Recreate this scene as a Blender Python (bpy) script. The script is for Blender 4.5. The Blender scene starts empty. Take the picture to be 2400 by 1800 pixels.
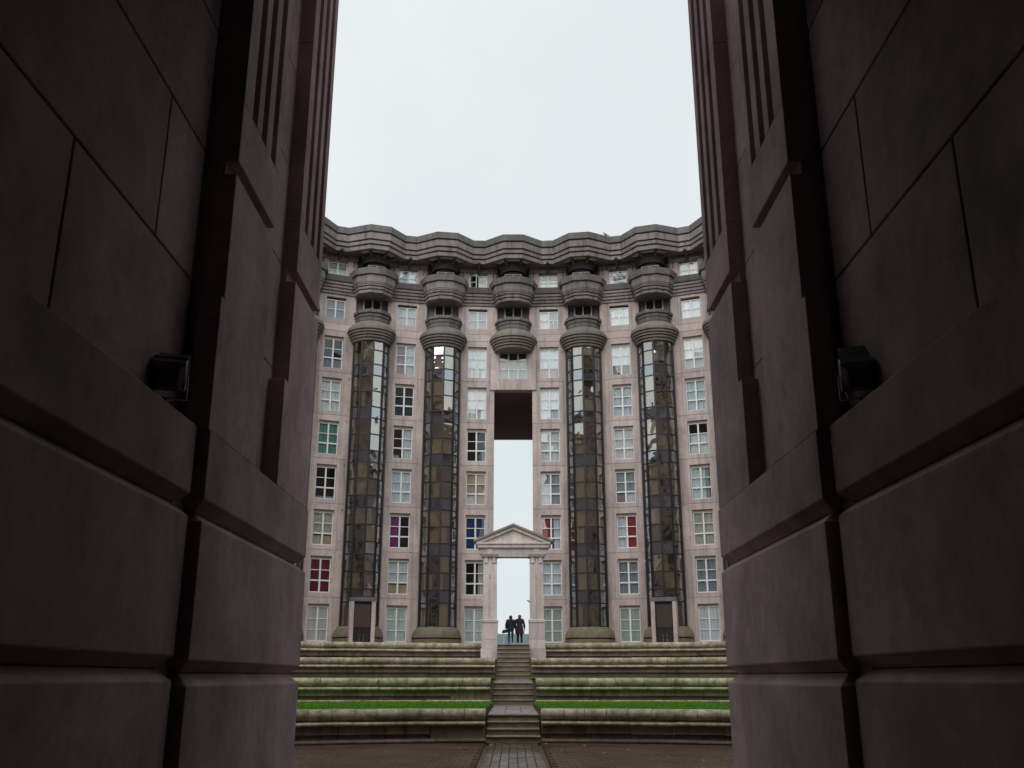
import bpy, bmesh, math, random
from mathutils import Vector, Matrix
random.seed(7)
R_ = math.radians
SC = bpy.context.scene
COL = SC.collection
EYE = 1.75            # all heights below are written relative to eye level, the whole place is lifted at the end

# ------------------------------------------------------------------ camera, sky, sun, exposure
cam = bpy.data.cameras.new('camera'); camo = bpy.data.objects.new('camera', cam); COL.objects.link(camo)
cam.sensor_width = 36.0; cam.lens = 36.0*2229/2400
cam.shift_x = -3/2400
cam.clip_start = 0.1; cam.clip_end = 3000
camo.location = (0, 0, EYE); camo.rotation_euler = (R_(90+17.15), 0, 0)
SC.camera = camo

W = bpy.data.worlds.new('World'); SC.world = W; W.use_nodes = True
nt = W.node_tree; nt.nodes.clear()
SUN_EL, SUN_AZ = 43, 196           # azimuth clockwise from +Y
sky = nt.nodes.new('ShaderNodeTexSky'); sky.sky_type = 'NISHITA'; sky.sun_disc = False
sky.sun_elevation = R_(SUN_EL); sky.sun_rotation = R_(SUN_AZ); sky.dust_density = 4; sky.air_density = 1.2
bg1 = nt.nodes.new('ShaderNodeBackground'); bg1.inputs[1].default_value = 0.05
nt.links.new(sky.outputs[0], bg1.inputs[0])
bg2 = nt.nodes.new('ShaderNodeBackground'); bg2.inputs[0].default_value = (0.88, 0.945, 0.965, 1); bg2.inputs[1].default_value = 0.625   # closed grey-white cloud cover
tc = nt.nodes.new('ShaderNodeTexCoord'); cn = nt.nodes.new('ShaderNodeTexNoise'); cn.inputs['Scale'].default_value = 2.2; cn.inputs['Detail'].default_value = 6; cn.inputs['Roughness'].default_value = 0.55
nt.links.new(tc.outputs['Generated'], cn.inputs['Vector'])
cr_ = nt.nodes.new('ShaderNodeValToRGB'); cr_.color_ramp.elements[0].position = 0.3; cr_.color_ramp.elements[0].color = (0.79, 0.87, 0.90, 1); cr_.color_ramp.elements[1].position = 0.68; cr_.color_ramp.elements[1].color = (0.94, 0.985, 0.995, 1)
nt.links.new(cn.outputs['Fac'], cr_.inputs[0]); nt.links.new(cr_.outputs[0], bg2.inputs[0])
mx = nt.nodes.new('ShaderNodeMixShader'); mx.inputs[0].default_value = 0.93
wo = nt.nodes.new('ShaderNodeOutputWorld')
nt.links.new(bg1.outputs[0], mx.inputs[1]); nt.links.new(bg2.outputs[0], mx.inputs[2]); nt.links.new(mx.outputs[0], wo.inputs[0])

sl = bpy.data.lights.new('sun', 'SUN'); sl.energy = 1.5; sl.angle = R_(70); sl.color = (1.0, 0.97, 0.93)
so = bpy.data.objects.new('sun', sl); COL.objects.link(so)
sd = Vector((math.sin(R_(SUN_AZ))*math.cos(R_(SUN_EL)), math.cos(R_(SUN_AZ))*math.cos(R_(SUN_EL)), math.sin(R_(SUN_EL))))
so.rotation_euler = sd.to_track_quat('Z', 'Y').to_euler()
SC.view_settings.view_transform = 'Standard'; SC.view_settings.look = 'None'
SC.view_settings.exposure = 0.6; SC.view_settings.gamma = 1.0

# ------------------------------------------------------------------ materials
MATS = {}
def newmat(name):
    m = bpy.data.materials.new(name); m.use_nodes = True; MATS[name] = m
    return m, m.node_tree, m.node_tree.nodes['Principled BSDF']
def N(t, kind, **kw):
    n = t.nodes.new(kind)
    for k, v in kw.items(): setattr(n, k, v)
    return n
def noise(t, vec, scale, detail=5, rough=0.6):
    n = N(t, 'ShaderNodeTexNoise'); n.inputs['Scale'].default_value = scale
    n.inputs['Detail'].default_value = detail; n.inputs['Roughness'].default_value = rough
    t.links.new(vec, n.inputs['Vector']); return n.outputs['Fac']
def mapping(t, sc):
    g = N(t, 'ShaderNodeNewGeometry'); m = N(t, 'ShaderNodeMapping'); m.inputs['Scale'].default_value = sc
    t.links.new(g.outputs['Position'], m.inputs['Vector']); return m.outputs['Vector']
def ramp(t, fac, stops):
    r = N(t, 'ShaderNodeValToRGB'); el = r.color_ramp.elements
    while len(el) < len(stops): el.new(0.5)
    for e, (p, c) in zip(el, stops): e.position = p; e.color = (*c, 1) if len(c) == 3 else c
    t.links.new(fac, r.inputs[0]); return r.outputs[0]
def mix(t, fac, a, b, mode='MIX'):
    m = N(t, 'ShaderNodeMix', data_type='RGBA', blend_type=mode)
    if isinstance(fac, float): m.inputs[0].default_value = fac
    else: t.links.new(fac, m.inputs[0])
    for i, x in ((6, a), (7, b)):
        if isinstance(x, tuple): m.inputs[i].default_value = (*x, 1)
        else: t.links.new(x, m.inputs[i])
    return m.outputs[2]
def g3(v): return (v, v, v)

def concrete(name, base, stain=(0.09, 0.08, 0.08), amount=0.45, moss=None, mossamt=0.5, rough=0.85, bump=0.25, vary=0.10, streak=0.35, fine=40, sc=1.0, spec=0.35, stx=2.2):
    m, t, b = newmat(name)
    pos = mapping(t, (1, 1, 1)); stv = mapping(t, (stx, stx, 0.16*max(1, 2.2/stx*.8)))
    f1 = ramp(t, noise(t, pos, 0.55*sc, 6), [(0.35, g3(1-vary)), (0.65, g3(1+vary*0.6))])
    f2 = ramp(t, noise(t, pos, 6.0, 6, 0.7), [(0.3, g3(0.86)), (0.7, g3(1.10))])
    c = mix(t, 1.0, base, f1, 'MULTIPLY'); c = mix(t, 1.0, c, f2, 'MULTIPLY')
    oi = N(t, 'ShaderNodeObjectInfo')
    f3 = ramp(t, oi.outputs['Random'], [(0, g3(0.85)), (1, g3(1.09))])
    c = mix(t, 1.0, c, f3, 'MULTIPLY')
    s1 = ramp(t, noise(t, stv, 1.6, 5, 0.65), [(0.49, g3(0)), (0.76, g3(streak))])
    c = mix(t, s1, c, stain)
    s2 = ramp(t, noise(t, pos, 0.9*sc, 7, 0.7), [(0.55, g3(0)), (0.75, g3(amount))])
    c = mix(t, s2, c, stain)
    if moss:
        s3 = ramp(t, noise(t, pos, 1.7*sc, 8, 0.75), [(0.42, g3(0)), (0.68, g3(mossamt))])
        c = mix(t, s3, c, moss)
        s4 = ramp(t, noise(t, pos, 7.5, 6, 0.8), [(0.55, g3(0)), (0.7, g3(mossamt*0.8))])
        c = mix(t, s4, c, tuple(x*1.5 for x in moss))
    t.links.new(c, b.inputs['Base Color'])
    rr = ramp(t, noise(t, pos, 2.5, 4), [(0.3, g3(rough-0.15)), (0.7, g3(min(1, rough+0.1)))])
    t.links.new(rr, b.inputs['Roughness'])
    bp = N(t, 'ShaderNodeBump'); bp.inputs['Strength'].default_value = bump; bp.inputs['Distance'].default_value = 0.02
    t.links.new(noise(t, pos, fine, 6, 0.75), bp.inputs['Height']); t.links.new(bp.outputs[0], b.inputs['Normal'])
    b.inputs['Specular IOR Level'].default_value = spec
    return m
concrete('facade', (0.55, 0.462, 0.447), stain=(0.20, 0.17, 0.168), amount=0.5, vary=0.16, streak=0.75)
concrete('facade_strip', (0.53, 0.44, 0.42), stain=(0.19, 0.16, 0.155), amount=0.5, vary=0.16, streak=0.8)
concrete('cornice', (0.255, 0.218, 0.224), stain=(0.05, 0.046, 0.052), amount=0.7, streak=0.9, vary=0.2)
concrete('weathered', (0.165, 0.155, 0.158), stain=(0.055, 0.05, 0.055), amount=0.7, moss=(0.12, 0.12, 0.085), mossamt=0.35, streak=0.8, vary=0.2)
concrete('soot_dark', (0.115, 0.10, 0.11), stain=(0.05, 0.045, 0.055), amount=0.7, streak=0.8, vary=0.25)  # grime on the facade bands, plus a dark finish for the unseen passage ceiling
concrete('loggia_shaded', (0.045, 0.040, 0.043), stain=(0.02, 0.018, 0.02), amount=0.5)  # near-black: soot plus the recess shade put into the colour
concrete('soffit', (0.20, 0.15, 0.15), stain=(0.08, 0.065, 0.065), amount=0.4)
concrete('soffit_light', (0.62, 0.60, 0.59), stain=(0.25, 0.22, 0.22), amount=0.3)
concrete('capital', (0.21, 0.185, 0.168), stain=(0.05, 0.047, 0.045), amount=0.7, moss=(0.12, 0.12, 0.085), mossamt=0.4, streak=0.7)
concrete('plinth', (0.24, 0.19, 0.165), stain=(0.07, 0.06, 0.05), amount=0.5, moss=(0.10, 0.12, 0.025), mossamt=0.95, sc=1.6, streak=0.6)
concrete('coping', (0.55, 0.485, 0.385), stain=(0.085, 0.07, 0.045), amount=0.8, moss=(0.135, 0.135, 0.022), mossamt=0.95, streak=0.6, vary=0.28, bump=0.6, sc=2.2)
concrete('terrace', (0.27, 0.225, 0.185), stain=(0.07, 0.062, 0.04), amount=0.6, moss=(0.115, 0.115, 0.035), mossamt=0.6, streak=0.95, vary=0.25, bump=0.4, sc=1.8)
concrete('terrace_low', (0.19, 0.145, 0.125), stain=(0.05, 0.042, 0.032), amount=0.6, moss=(0.07, 0.075, 0.025), mossamt=0.5, streak=0.8, vary=0.2)
concrete('step', (0.27, 0.225, 0.20), stain=(0.07, 0.06, 0.045), amount=0.5, moss=(0.14, 0.14, 0.035), mossamt=0.7, rough=0.55, vary=0.2)
concrete('landing', (0.26, 0.22, 0.215), stain=(0.10, 0.085, 0.08), amount=0.4, rough=0.32, vary=0.2)
concrete('gate', (0.68, 0.61, 0.60), stain=(0.22, 0.19, 0.17), amount=0.3, streak=0.45, vary=0.1)
concrete('gate_top', (0.30, 0.27, 0.25), stain=(0.08, 0.075, 0.07), amount=0.6, streak=0.5, vary=0.2)
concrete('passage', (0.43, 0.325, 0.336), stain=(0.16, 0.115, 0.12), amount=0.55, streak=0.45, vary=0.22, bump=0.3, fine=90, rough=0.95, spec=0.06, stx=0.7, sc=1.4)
concrete('palace', (0.30, 0.22, 0.21), stain=(0.14, 0.10, 0.10), amount=0.3)
concrete('earth', (0.10, 0.08, 0.06))

def plain(name, col, rough=0.6, metal=0.0, spec=0.5, var=0.0):
    m, t, b = newmat(name)
    b.inputs['Base Color'].default_value = (*col, 1); b.inputs['Roughness'].default_value = rough
    b.inputs['Metallic'].default_value = metal; b.inputs['Specular IOR Level'].default_value = spec
    if var:
        f = ramp(t, noise(t, mapping(t, (1, 1, 1)), 5, 5), [(0.3, g3(1-var)), (0.7, g3(1+var))])
        t.links.new(mix(t, 1.0, col, f, 'MULTIPLY'), b.inputs['Base Color'])
    return m
plain('white_frame', (0.74, 0.76, 0.76), 0.45, var=0.08)
plain('beige_frame', (0.42, 0.36, 0.33), 0.5, var=0.08)
plain('dark_metal', (0.018, 0.017, 0.02), 0.42, var=0.2)
plain('room', (0.055, 0.05, 0.05), 0.9)
plain('spandrel_back', (0.13, 0.14, 0.15), 0.8, var=0.3)
plain('black_hole', (0.008, 0.008, 0.008), 0.9)
plain('steel', (0.35, 0.35, 0.37), 0.35, 0.9)
plain('flood_black', (0.012, 0.012, 0.013), 0.35)
plain('red_lens', (0.35, 0.015, 0.015), 0.3)
plain('rail_white', (0.75, 0.76, 0.78), 0.4)
plain('sign_white', (0.56, 0.60, 0.60), 0.5)
plain('sign_blue', (0.05, 0.07, 0.11), 0.5)
plain('sign_yellow', (0.62, 0.55, 0.12), 0.5)
plain('sign_text', (0.05, 0.08, 0.13), 0.5)
plain('skin', (0.42, 0.25, 0.19), 0.55)
plain('hair_dark', (0.025, 0.02, 0.018), 0.6)
plain('hair_grey', (0.22, 0.21, 0.20), 0.6)
plain('navy_jacket', (0.022, 0.03, 0.055), 0.8, var=0.25)
plain('plum_coat', (0.045, 0.024, 0.04), 0.85, var=0.25)
plain('jeans', (0.03, 0.06, 0.11), 0.85, var=0.25)
plain('black_trousers', (0.014, 0.014, 0.018), 0.85, var=0.2)
plain('shoe_white', (0.7, 0.68, 0.66), 0.5)
plain('shoe_black', (0.02, 0.02, 0.02), 0.5)
plain('bag', (0.02, 0.012, 0.035), 0.6)
plain('feather', (0.05, 0.05, 0.06), 0.7)
plain('lamp_white', (0.8, 0.8, 0.78), 0.3)
m, t, b = newmat('lamp_glow'); b.inputs['Base Color'].default_value = (0.9, 0.6, 0.35, 1)
b.inputs['Emission Color'].default_value = (1, 0.62, 0.33, 1); b.inputs['Emission Strength'].default_value = 0.7

def glassmat(name, refl, tint, wav, rough=0.01, grazing=0.5):
    m, t, b = newmat(name); t.nodes.remove(b)
    out = [n for n in t.nodes if n.type == 'OUTPUT_MATERIAL'][0]
    tr = N(t, 'ShaderNodeBsdfTransparent'); tr.inputs[0].default_value = (*tint, 1)
    gl = N(t, 'ShaderNodeBsdfGlossy'); gl.inputs['Color'].default_value = (0.95, 0.97, 1.0, 1); gl.inputs['Roughness'].default_value = rough
    bp = N(t, 'ShaderNodeBump'); bp.inputs['Strength'].default_value = wav; bp.inputs['Distance'].default_value = 0.03
    t.links.new(noise(t, mapping(t, (1, 1, 1)), 1.3, 1.5, 0.4), bp.inputs['Height'])
    t.links.new(bp.outputs[0], gl.inputs['Normal'])
    fr = N(t, 'ShaderNodeLayerWeight'); fr.inputs['Blend'].default_value = 0.35
    mm = N(t, 'ShaderNodeMath', operation='MULTIPLY_ADD'); mm.inputs[1].default_value = grazing; mm.inputs[2].default_value = refl
    t.links.new(fr.outputs['Fresnel'], mm.inputs[0])
    cl = N(t, 'ShaderNodeClamp'); t.links.new(mm.outputs[0], cl.inputs[0])
    ms = N(t, 'ShaderNodeMixShader'); t.links.new(cl.outputs[0], ms.inputs[0])
    t.links.new(tr.outputs[0], ms.inputs[1]); t.links.new(gl.outputs[0], ms.inputs[2]); t.links.new(ms.outputs[0], out.inputs[0])
    return m
glassmat('window_glass', 0.035, (0.93, 0.95, 0.95), 0.12, grazing=.4)
glassmat('bronze_glass', 0.30, (0.96, 0.92, 0.80), 0.45)
glassmat('spandrel_glass', 0.30, (0.80, 0.86, 0.90), 0.45)
glassmat('rail_glass', 0.12, (0.50, 0.57, 0.61), 0.05)

# curtains and blinds
CUR = dict(white=(0.88, 0.90, 0.92), bluewhite=(0.78, 0.84, 0.90), greyblue=(0.33, 0.38, 0.43), green=(0.14, 0.38, 0.31), crimson=(0.24, 0.012, 0.05),
           purple=(0.30, 0.045, 0.26), blue=(0.02, 0.065, 0.25), red=(0.46, 0.05, 0.06), beige=(0.60, 0.45, 0.28), orange=(0.66, 0.50, 0.38), lace=(0.42, 0.46, 0.50),
           teal_shutter=(0.70, 0.80, 0.78), warm_shutter=(0.78, 0.75, 0.71), grey_shutter=(0.54, 0.60, 0.55), pale_shutter=(0.86, 0.90, 0.93), darkteal=(0.03, 0.055, 0.07),
           cream=(0.62, 0.60, 0.52), mauve=(0.42, 0.30, 0.36), terracotta=(0.5, 0.18, 0.08),
           khaki=(0.53, 0.50, 0.37), khaki_dark=(0.31, 0.30, 0.235), blind_grey=(0.40, 0.42, 0.40), blind_brown=(0.12, 0.09, 0.075), blind_sky=(0.55, 0.68, 0.80), blind_teal=(0.14, 0.26, 0.25), blind_red=(0.36, 0.14, 0.11))
for k, c in CUR.items():
    m, t, b = newmat('fabric_'+k)
    st = ramp(t, noise(t, mapping(t, (7, 7, 0.6)), 1.4, 4), [(0.3, g3(0.70)), (0.7, g3(1.08))])  # vertical streaks put fold shading into the cloth colour
    t.links.new(mix(t, 1.0, c, st, 'MULTIPLY'), b.inputs['Base Color']); b.inputs['Roughness'].default_value = 0.9; b.inputs['Specular IOR Level'].default_value = 0.1

# wet paving
for pname, r0, r1, sp_ in (('paving', .25, .55, .13), ('paving_path', .10, .30, .5)):
    m, t, b = newmat(pname)
    pos = mapping(t, (1, 1, 1))
    c = ramp(t, noise(t, pos, 0.7, 6), [(0.3, (0.072, 0.043, 0.026)), (0.7, (0.12, 0.074, 0.047))])
    oi = N(t, 'ShaderNodeObjectInfo'); c = mix(t, 1.0, c, ramp(t, oi.outputs['Random'], [(0, g3(0.72)), (1, g3(1.2))]), 'MULTIPLY')
    c = mix(t, 1.0, c, ramp(t, noise(t, pos, 9, 5, .7), [(0.3, g3(0.8)), (0.7, g3(1.15))]), 'MULTIPLY')
    t.links.new(c, b.inputs['Base Color']); b.inputs['Specular IOR Level'].default_value = sp_
    t.links.new(ramp(t, noise(t, pos, 0.45, 5), [(0.38, g3(r0)), (0.62, g3(r1))]), b.inputs['Roughness'])
    bp = N(t, 'ShaderNodeBump'); bp.inputs['Strength'].default_value = 0.25; bp.inputs['Distance'].default_value = 0.008
    t.links.new(noise(t, pos, 14, 4), bp.inputs['Height']); t.links.new(bp.outputs[0], b.inputs['Normal'])
m, t, b = newmat('grass')
pos = mapping(t, (1, 1, 1))
c = ramp(t, noise(t, pos, 1.2, 6), [(0.3, (0.065, 0.20, 0.004)), (0.7, (0.12, 0.32, 0.010))])
c = mix(t, 1.0, c, ramp(t, noise(t, pos, 25, 4), [(0.3, g3(0.75)), (0.7, g3(1.25))]), 'MULTIPLY')
t.links.new(c, b.inputs['Base Color']); b.inputs['Roughness'].default_value = 0.6

# ------------------------------------------------------------------ mesh helpers
class MB:
    def __init__(self): self.v = []; self.f = []
    def add(self, vs, fs):
        o = len(self.v); self.v += [tuple(p) for p in vs]; self.f += [tuple(o+i for i in f) for f in fs]; return self
    def box(self, x0, x1, y0, y1, z0, z1):
        return self.add([(x0,y0,z0),(x1,y0,z0),(x1,y1,z0),(x0,y1,z0),(x0,y0,z1),(x1,y0,z1),(x1,y1,z1),(x0,y1,z1)],
                        [(3,2,1,0),(4,5,6,7),(0,1,5,4),(1,2,6,5),(2,3,7,6),(3,0,4,7)])
    def loft(self, rings, caps=True):
        n = len(rings[0]); vs = [p for r in rings for p in r]; fs = []
        for k in range(len(rings)-1):
            for i in range(n):
                j = (i+1) % n; fs.append((k*n+i, k*n+j, (k+1)*n+j, (k+1)*n+i))
        if caps: fs += [tuple(reversed(range(n))), tuple(range((len(rings)-1)*n, len(rings)*n))]
        return self.add(vs, fs)
    def prism(self, poly, z0, z1): return self.loft([[(x,y,z0) for x,y in poly], [(x,y,z1) for x,y in poly]])
    def lathe(self, prof, n=32, cx=0, cy=0, a0=0.0, caps=True):
        return self.loft([[(cx+r*math.sin(a0+2*math.pi*i/n), cy-r*math.cos(a0+2*math.pi*i/n), z) for i in range(n)] for r, z in prof], caps)
    def panel(self, x0, x1, z0, z1, y0, y1, g=0.012, st=0.03, hole=None, bev=0.0):
        """precast panel: front face smaller than its cell by g (a real joint), flange st behind, optional opening"""
        def rc(x0, x1, z0, z1, y): return [(x0,y,z0),(x1,y,z0),(x1,y,z1),(x0,y,z1)]
        rings = []
        if hole:
            rings += [rc(*hole, y1), rc(*hole, y0)]
        rings += [rc(x0+g, x1-g, z0+g, z1-g, y0), rc(x0+g, x1-g, z0+g, z1-g, y0+st), rc(x0, x1, z0, z1, y0+st), rc(x0, x1, z0, z1, y1)]
        if hole: rings.append(rc(*hole, y1)); return self.loft(rings, caps=False)
        return self.loft(rings)
    def tube(self, pts, r, n=8):
        rings = []
        for i, p in enumerate(pts):
            p = Vector(p); a = Vector(pts[max(0, i-1)]); c = Vector(pts[min(len(pts)-1, i+1)]); d = (c-a).normalized()
            u = d.cross(Vector((0, 0, 1)));  u = u.normalized() if u.length > 1e-3 else Vector((1, 0, 0)); w = d.cross(u)
            rings.append([tuple(p+(u*math.cos(2*math.pi*k/n)+w*math.sin(2*math.pi*k/n))*r) for k in range(n)])
        return self.loft(rings)
    def mesh(self, name, mat, smooth=None):
        me = bpy.data.meshes.new(name); me.from_pydata(self.v, [], self.f)
        bm = bmesh.new(); bm.from_mesh(me); bmesh.ops.remove_doubles(bm, verts=bm.verts, dist=1e-5)
        bmesh.ops.recalc_face_normals(bm, faces=bm.faces); bm.to_mesh(me); bm.free()
        for mm in (mat if isinstance(mat, (list, tuple)) else [mat]): me.materials.append(MATS[mm])
        if smooth:
            for p in me.polygons: p.use_smooth = True
            me.set_sharp_from_angle(angle=R_(smooth))
        return me
def ob(name, me, parent=None, loc=(0,0,0), rz=0.0, rx=0.0, bevel=0.0):
    o = bpy.data.objects.new(name, me); COL.objects.link(o)
    if parent is not None: o.parent = parent
    o.location = loc; o.rotation_euler = (rx, 0, rz)
    if bevel:
        b = o.modifiers.new('bevel', 'BEVEL'); b.width = bevel; b.segments = 2; b.limit_method = 'ANGLE'; b.angle_limit = R_(30)
    return o
def tag(o, label=None, cat=None, group=None, kind=None):
    if label: o['label'] = label
    if cat: o['category'] = cat
    if group: o['group'] = group
    if kind: o['kind'] = kind
    return o
def root(name, loc, label, cat, group=None):
    return tag(ob(name, None, None, loc), label, cat, group)
def rel(r, x, y, z): return (x-r.location.x, y-r.location.y, z-r.location.z)

# ------------------------------------------------------------------ setting: ground and terraces
GZ = -EYE
tag(ob('ground', MB().add([(-600,-600,GZ-.06),(600,-600,GZ-.06),(600,900,GZ-.06),(-600,900,GZ-.06)], [(0,1,2,3)]).mesh('ground', 'paving')), kind='structure')

TER = [  # front line at x=0, curve radius, base z, top z, coping length
    (28.6, 15.0, GZ, -.85, .62), (38.6, 70.0, -.93, -.02, 1.07), (46.5, 26.0, 0.0, .88, 1.55), (51.0, 20.0, .85, 1.70, 1.87)]
XM = 13.0
def ty(k, x): return TER[k][0] - x*x/(2*TER[k][1])
def strip(y0f, y1f, z0, z1, x0, x1, n=24):
    b = MB(); vs = []; fs = []
    for i in range(n+1):
        x = x0+(x1-x0)*i/n; vs += [(x, y0f(x), z0), (x, y1f(x), z1)]
    for i in range(n): fs.append((2*i, 2*i+2, 2*i+3, 2*i+1))
    return b.add(vs, fs)
# earth under the lawns (real surface), paved platform on top
LEV = [(-.90, -.92), (-.03, 0.0), (.83, .86)]
for k, (za, zb) in enumerate(LEV):
    for sx in (-1, 1):
        x0, x1 = sorted((sx*.80, sx*XM))
        b = strip(lambda x: ty(k, x)+.12, lambda x: ty(k+1, x)+.05, za, zb, x0, x1)
        tag(ob('terrace_ground', b.mesh('terrace_ground', 'earth' if k < 2 else 'landing')), kind='structure')
for k in range(4):      # solid earth behind each wall
    for sx in (-1, 1):
        rings = []
        for i in range(13):
            x = sx*(.81+(XM-.81)*i/12); y0 = ty(k, x)+.30; y1 = ty(k+1, x)+.36 if k < 3 else 57.0
            zt = (LEV[k][0] if k < 3 else 1.6)-.06
            rings.append([(x, y0, GZ), (x, y1, GZ), (x, y1, zt), (x, y0, zt)])
        tag(ob('terrace_fill', MB().loft(rings).mesh('terrace_fill', 'terrace_low')), kind='structure')
b = strip(lambda x: ty(3, x)+.12, lambda x: 78.0, 1.60, 1.60, -26, 26)
tag(ob('platform', b.mesh('platform', 'landing')), kind='structure')
# flank walls closing the terraces at their ends (out of frame) so that they are solid
b = MB()
for s in (-1, 1):
    x = s*XM
    for k in range(4): b.box(min(x, x+s*.4), max(x, x+s*.4), ty(k, XM), 60, GZ, TER[k][3]-.01*k)
tag(ob('terrace_flank', b.mesh('terrace_flank', 'terrace')), kind='structure')

# wall stones ---------------------------------------------------------------
def roll(z0, z1, d_face, d_back, prot, n=7):
    """cross-section (d toward the court is negative y) of a half-round stone course"""
    zc, rz = (z0+z1)/2, (z1-z0)/2
    pr = [(d_back, z0)]
    for i in range(n+1):
        a = -math.pi/2+math.pi*i/n; pr.append((d_face-prot*math.cos(a), zc+rz*math.sin(a)))
    return pr+[(d_back, z1)]
def stone(prof, xa, xb, k, r, name, mat, smooth=None, gap=.008):
    ya, yb = ty(k, xa), ty(k, xb)
    L = math.hypot(xb-xa, yb-ya); ang = math.atan2(yb-ya, xb-xa)
    b = MB().loft([[(gap, d, z) for d, z in prof], [(L-gap, d, z) for d, z in prof]])
    jz = random.uniform(-.006, .006)
    return ob(name, b.mesh(name, mat, smooth), r, rel(r, xa, ya, jz), ang)
HW = [.78, .86, .84, .86]       # half gap left for the stair
sidename = {-1: 'left', 1: 'right'}
tername = ['lowest', 'second', 'third', 'topmost']
for k, (Y0, rad, zb, zt, cl) in enumerate(TER):
    H = zt-zb
    for s in (-1, 1):
        r = root('terrace_wall', (s*6, ty(k, 6), zb),
                 f'{tername[k]} mossy stone terrace wall with rounded coping, {sidename[s]} of the central steps', 'terrace wall', 'curved terrace walls below the building')
        x0 = HW[k] if k < 3 else 1.66
        def run(prof, L, name, mat, smooth=None, start=0.0, x1=XM, jit=.0):
            x = x0+start; i = 0
            while x < x1-.05:
                xe = min(x+L*random.uniform(1-jit, 1+jit), x1)
                a, c = (x, xe) if s > 0 else (-xe, -x)
                stone(prof, a, c, k, r, name, mat, smooth); x = xe; i += 1
        run(roll(zt-.29, zt, .06, .45, .15), cl, 'coping_stone', 'coping', 40, jit=.06)
        run([(.02, zt-.34), (.02, zt-.29), (.45, zt-.29), (.45, zt-.34)], cl*2, 'neck_course', 'terrace')
        run(roll(zt-.45, zt-.335, -.02, .40, .10), cl*2, 'ledge_stone', 'coping', 40, start=.02)
        endb = 1.55 if (k in (0, 1) and s < 0) else 0
        if endb:
            stone([(.035, zb+.10), (.035, zt-.45), (.4, zt-.45), (.4, zb+.10)], -x0-endb, -x0, k, r, 'end_block', 'terrace')
        run([(.03, zt-.66), (.03, zt-.45), (.4, zt-.45), (.4, zt-.66)], cl*2, 'wall_panel', 'terrace', start=endb)
        run([(.10, zb-.05), (.10, zt-.67), (.4, zt-.67), (.4, zb-.05)], cl*2, 'base_panel', 'terrace_low', start=endb)
        if k < 2: run(roll(zb-.02, zb+.105, -.02, .4, .09), cl*2.3, 'plinth_stone', 'terrace_low' if k == 0 else 'coping', 40)
        if k == 3:
            b = MB(); x = x0+.1
            while x < 12:
                xx = s*x; y = ty(3, xx); b.box(xx-.055, xx+.055, y-.0, y+.11, zb+.05, zb+.12); x += .26
            tag(ob('drain_slots', b.mesh('drain_slots', 'black_hole'), r, rel(r, 0, 0, 0)), kind='stuff')

# lawns: thin blades over the earth
def lawn(k, s, n, hmin, hmax, za, zb):
    b = MB(); vs = []; fs = []
    # turf sheet
    x0, x1 = (.80, XM) if s > 0 else (-XM, -.80)
    st = strip(lambda x: ty(k, x)+.14, lambda x: ty(k+1, x)-.04, za, zb, x0, x1, 20); vs += st.v; fs += st.f
    for i in range(n):
        x = s*random.uniform(.80, 11.0); u = random.random()
        y = (ty(k, x)+.5)*(1-u)+(ty(k+1, x)-.12)*u; z = za*(1-u)+zb*u
        a = random.uniform(0, math.pi); w = random.uniform(.012, .022); h = random.uniform(hmin, hmax); o = len(vs)
        dx, dy = math.cos(a)*w, math.sin(a)*w
        vs += [(x-dx, y-dy, z-.005), (x+dx, y+dy, z-.005), (x+random.uniform(-.03, .03), y+random.uniform(-.03, .03), z+h)]; fs.append((o, o+1, o+2))
    me = bpy.data.meshes.new('lawn'); me.from_pydata(vs, [], fs); me.materials.append(MATS['grass'])
    return tag(ob('lawn', me), f'{"bright green lawn strip on the lowest terrace" if k == 0 else "thin green lawn edge on the second terrace"}, {sidename[s]} of the steps', 'grass', None, 'stuff')
for s in (-1, 1):
    lawn(0, s, 26000, .03, .075, -.885, -.91); lawn(1, s, 12000, .03, .07, -.055, -.03)

# central stair --------------------------------------------------------------
st = root('staircase', (0, 28.5, GZ), 'central worn stone stair climbing the terraces to the gate', 'stairs')
def tread(w, y0, y1, z0, z1, name='step', mat='step', dz=0.0):
    # nosing roll on a recessed riser, slightly worn edge
    n = 14; b = MB(); nose = .055
    prof_top = []; vs = []
    rings = []
    for i in range(n+1):
        x = -w/2+w*i/n; wv = random.uniform(-.012, .012)
        rings.append([(x, y0+.035, z0-.01), (x, y0+.035, z1-nose), (x, y0+wv, z1-nose+.006), (x, y0-.012+wv, z1-nose*.5), (x, y0+wv*.5, z1-.004+wv*.3), (x, y0+.03, z1), (x, y1, z1+dz), (x, y1, z0-.01)])
    b.loft(rings)
    return ob(name, b.mesh(name, mat, 35), st, rel(st, 0, 0, 0))
z = GZ; y = 28.5
for i in range(4):
    if i < 3: tread(1.54-.01*i, y+.38*i, y+.38*i+.6, z+.18*i, z+.18*(i+1))
tread(1.50, y+1.14, y+1.6, z+.54, z+.72)
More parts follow.
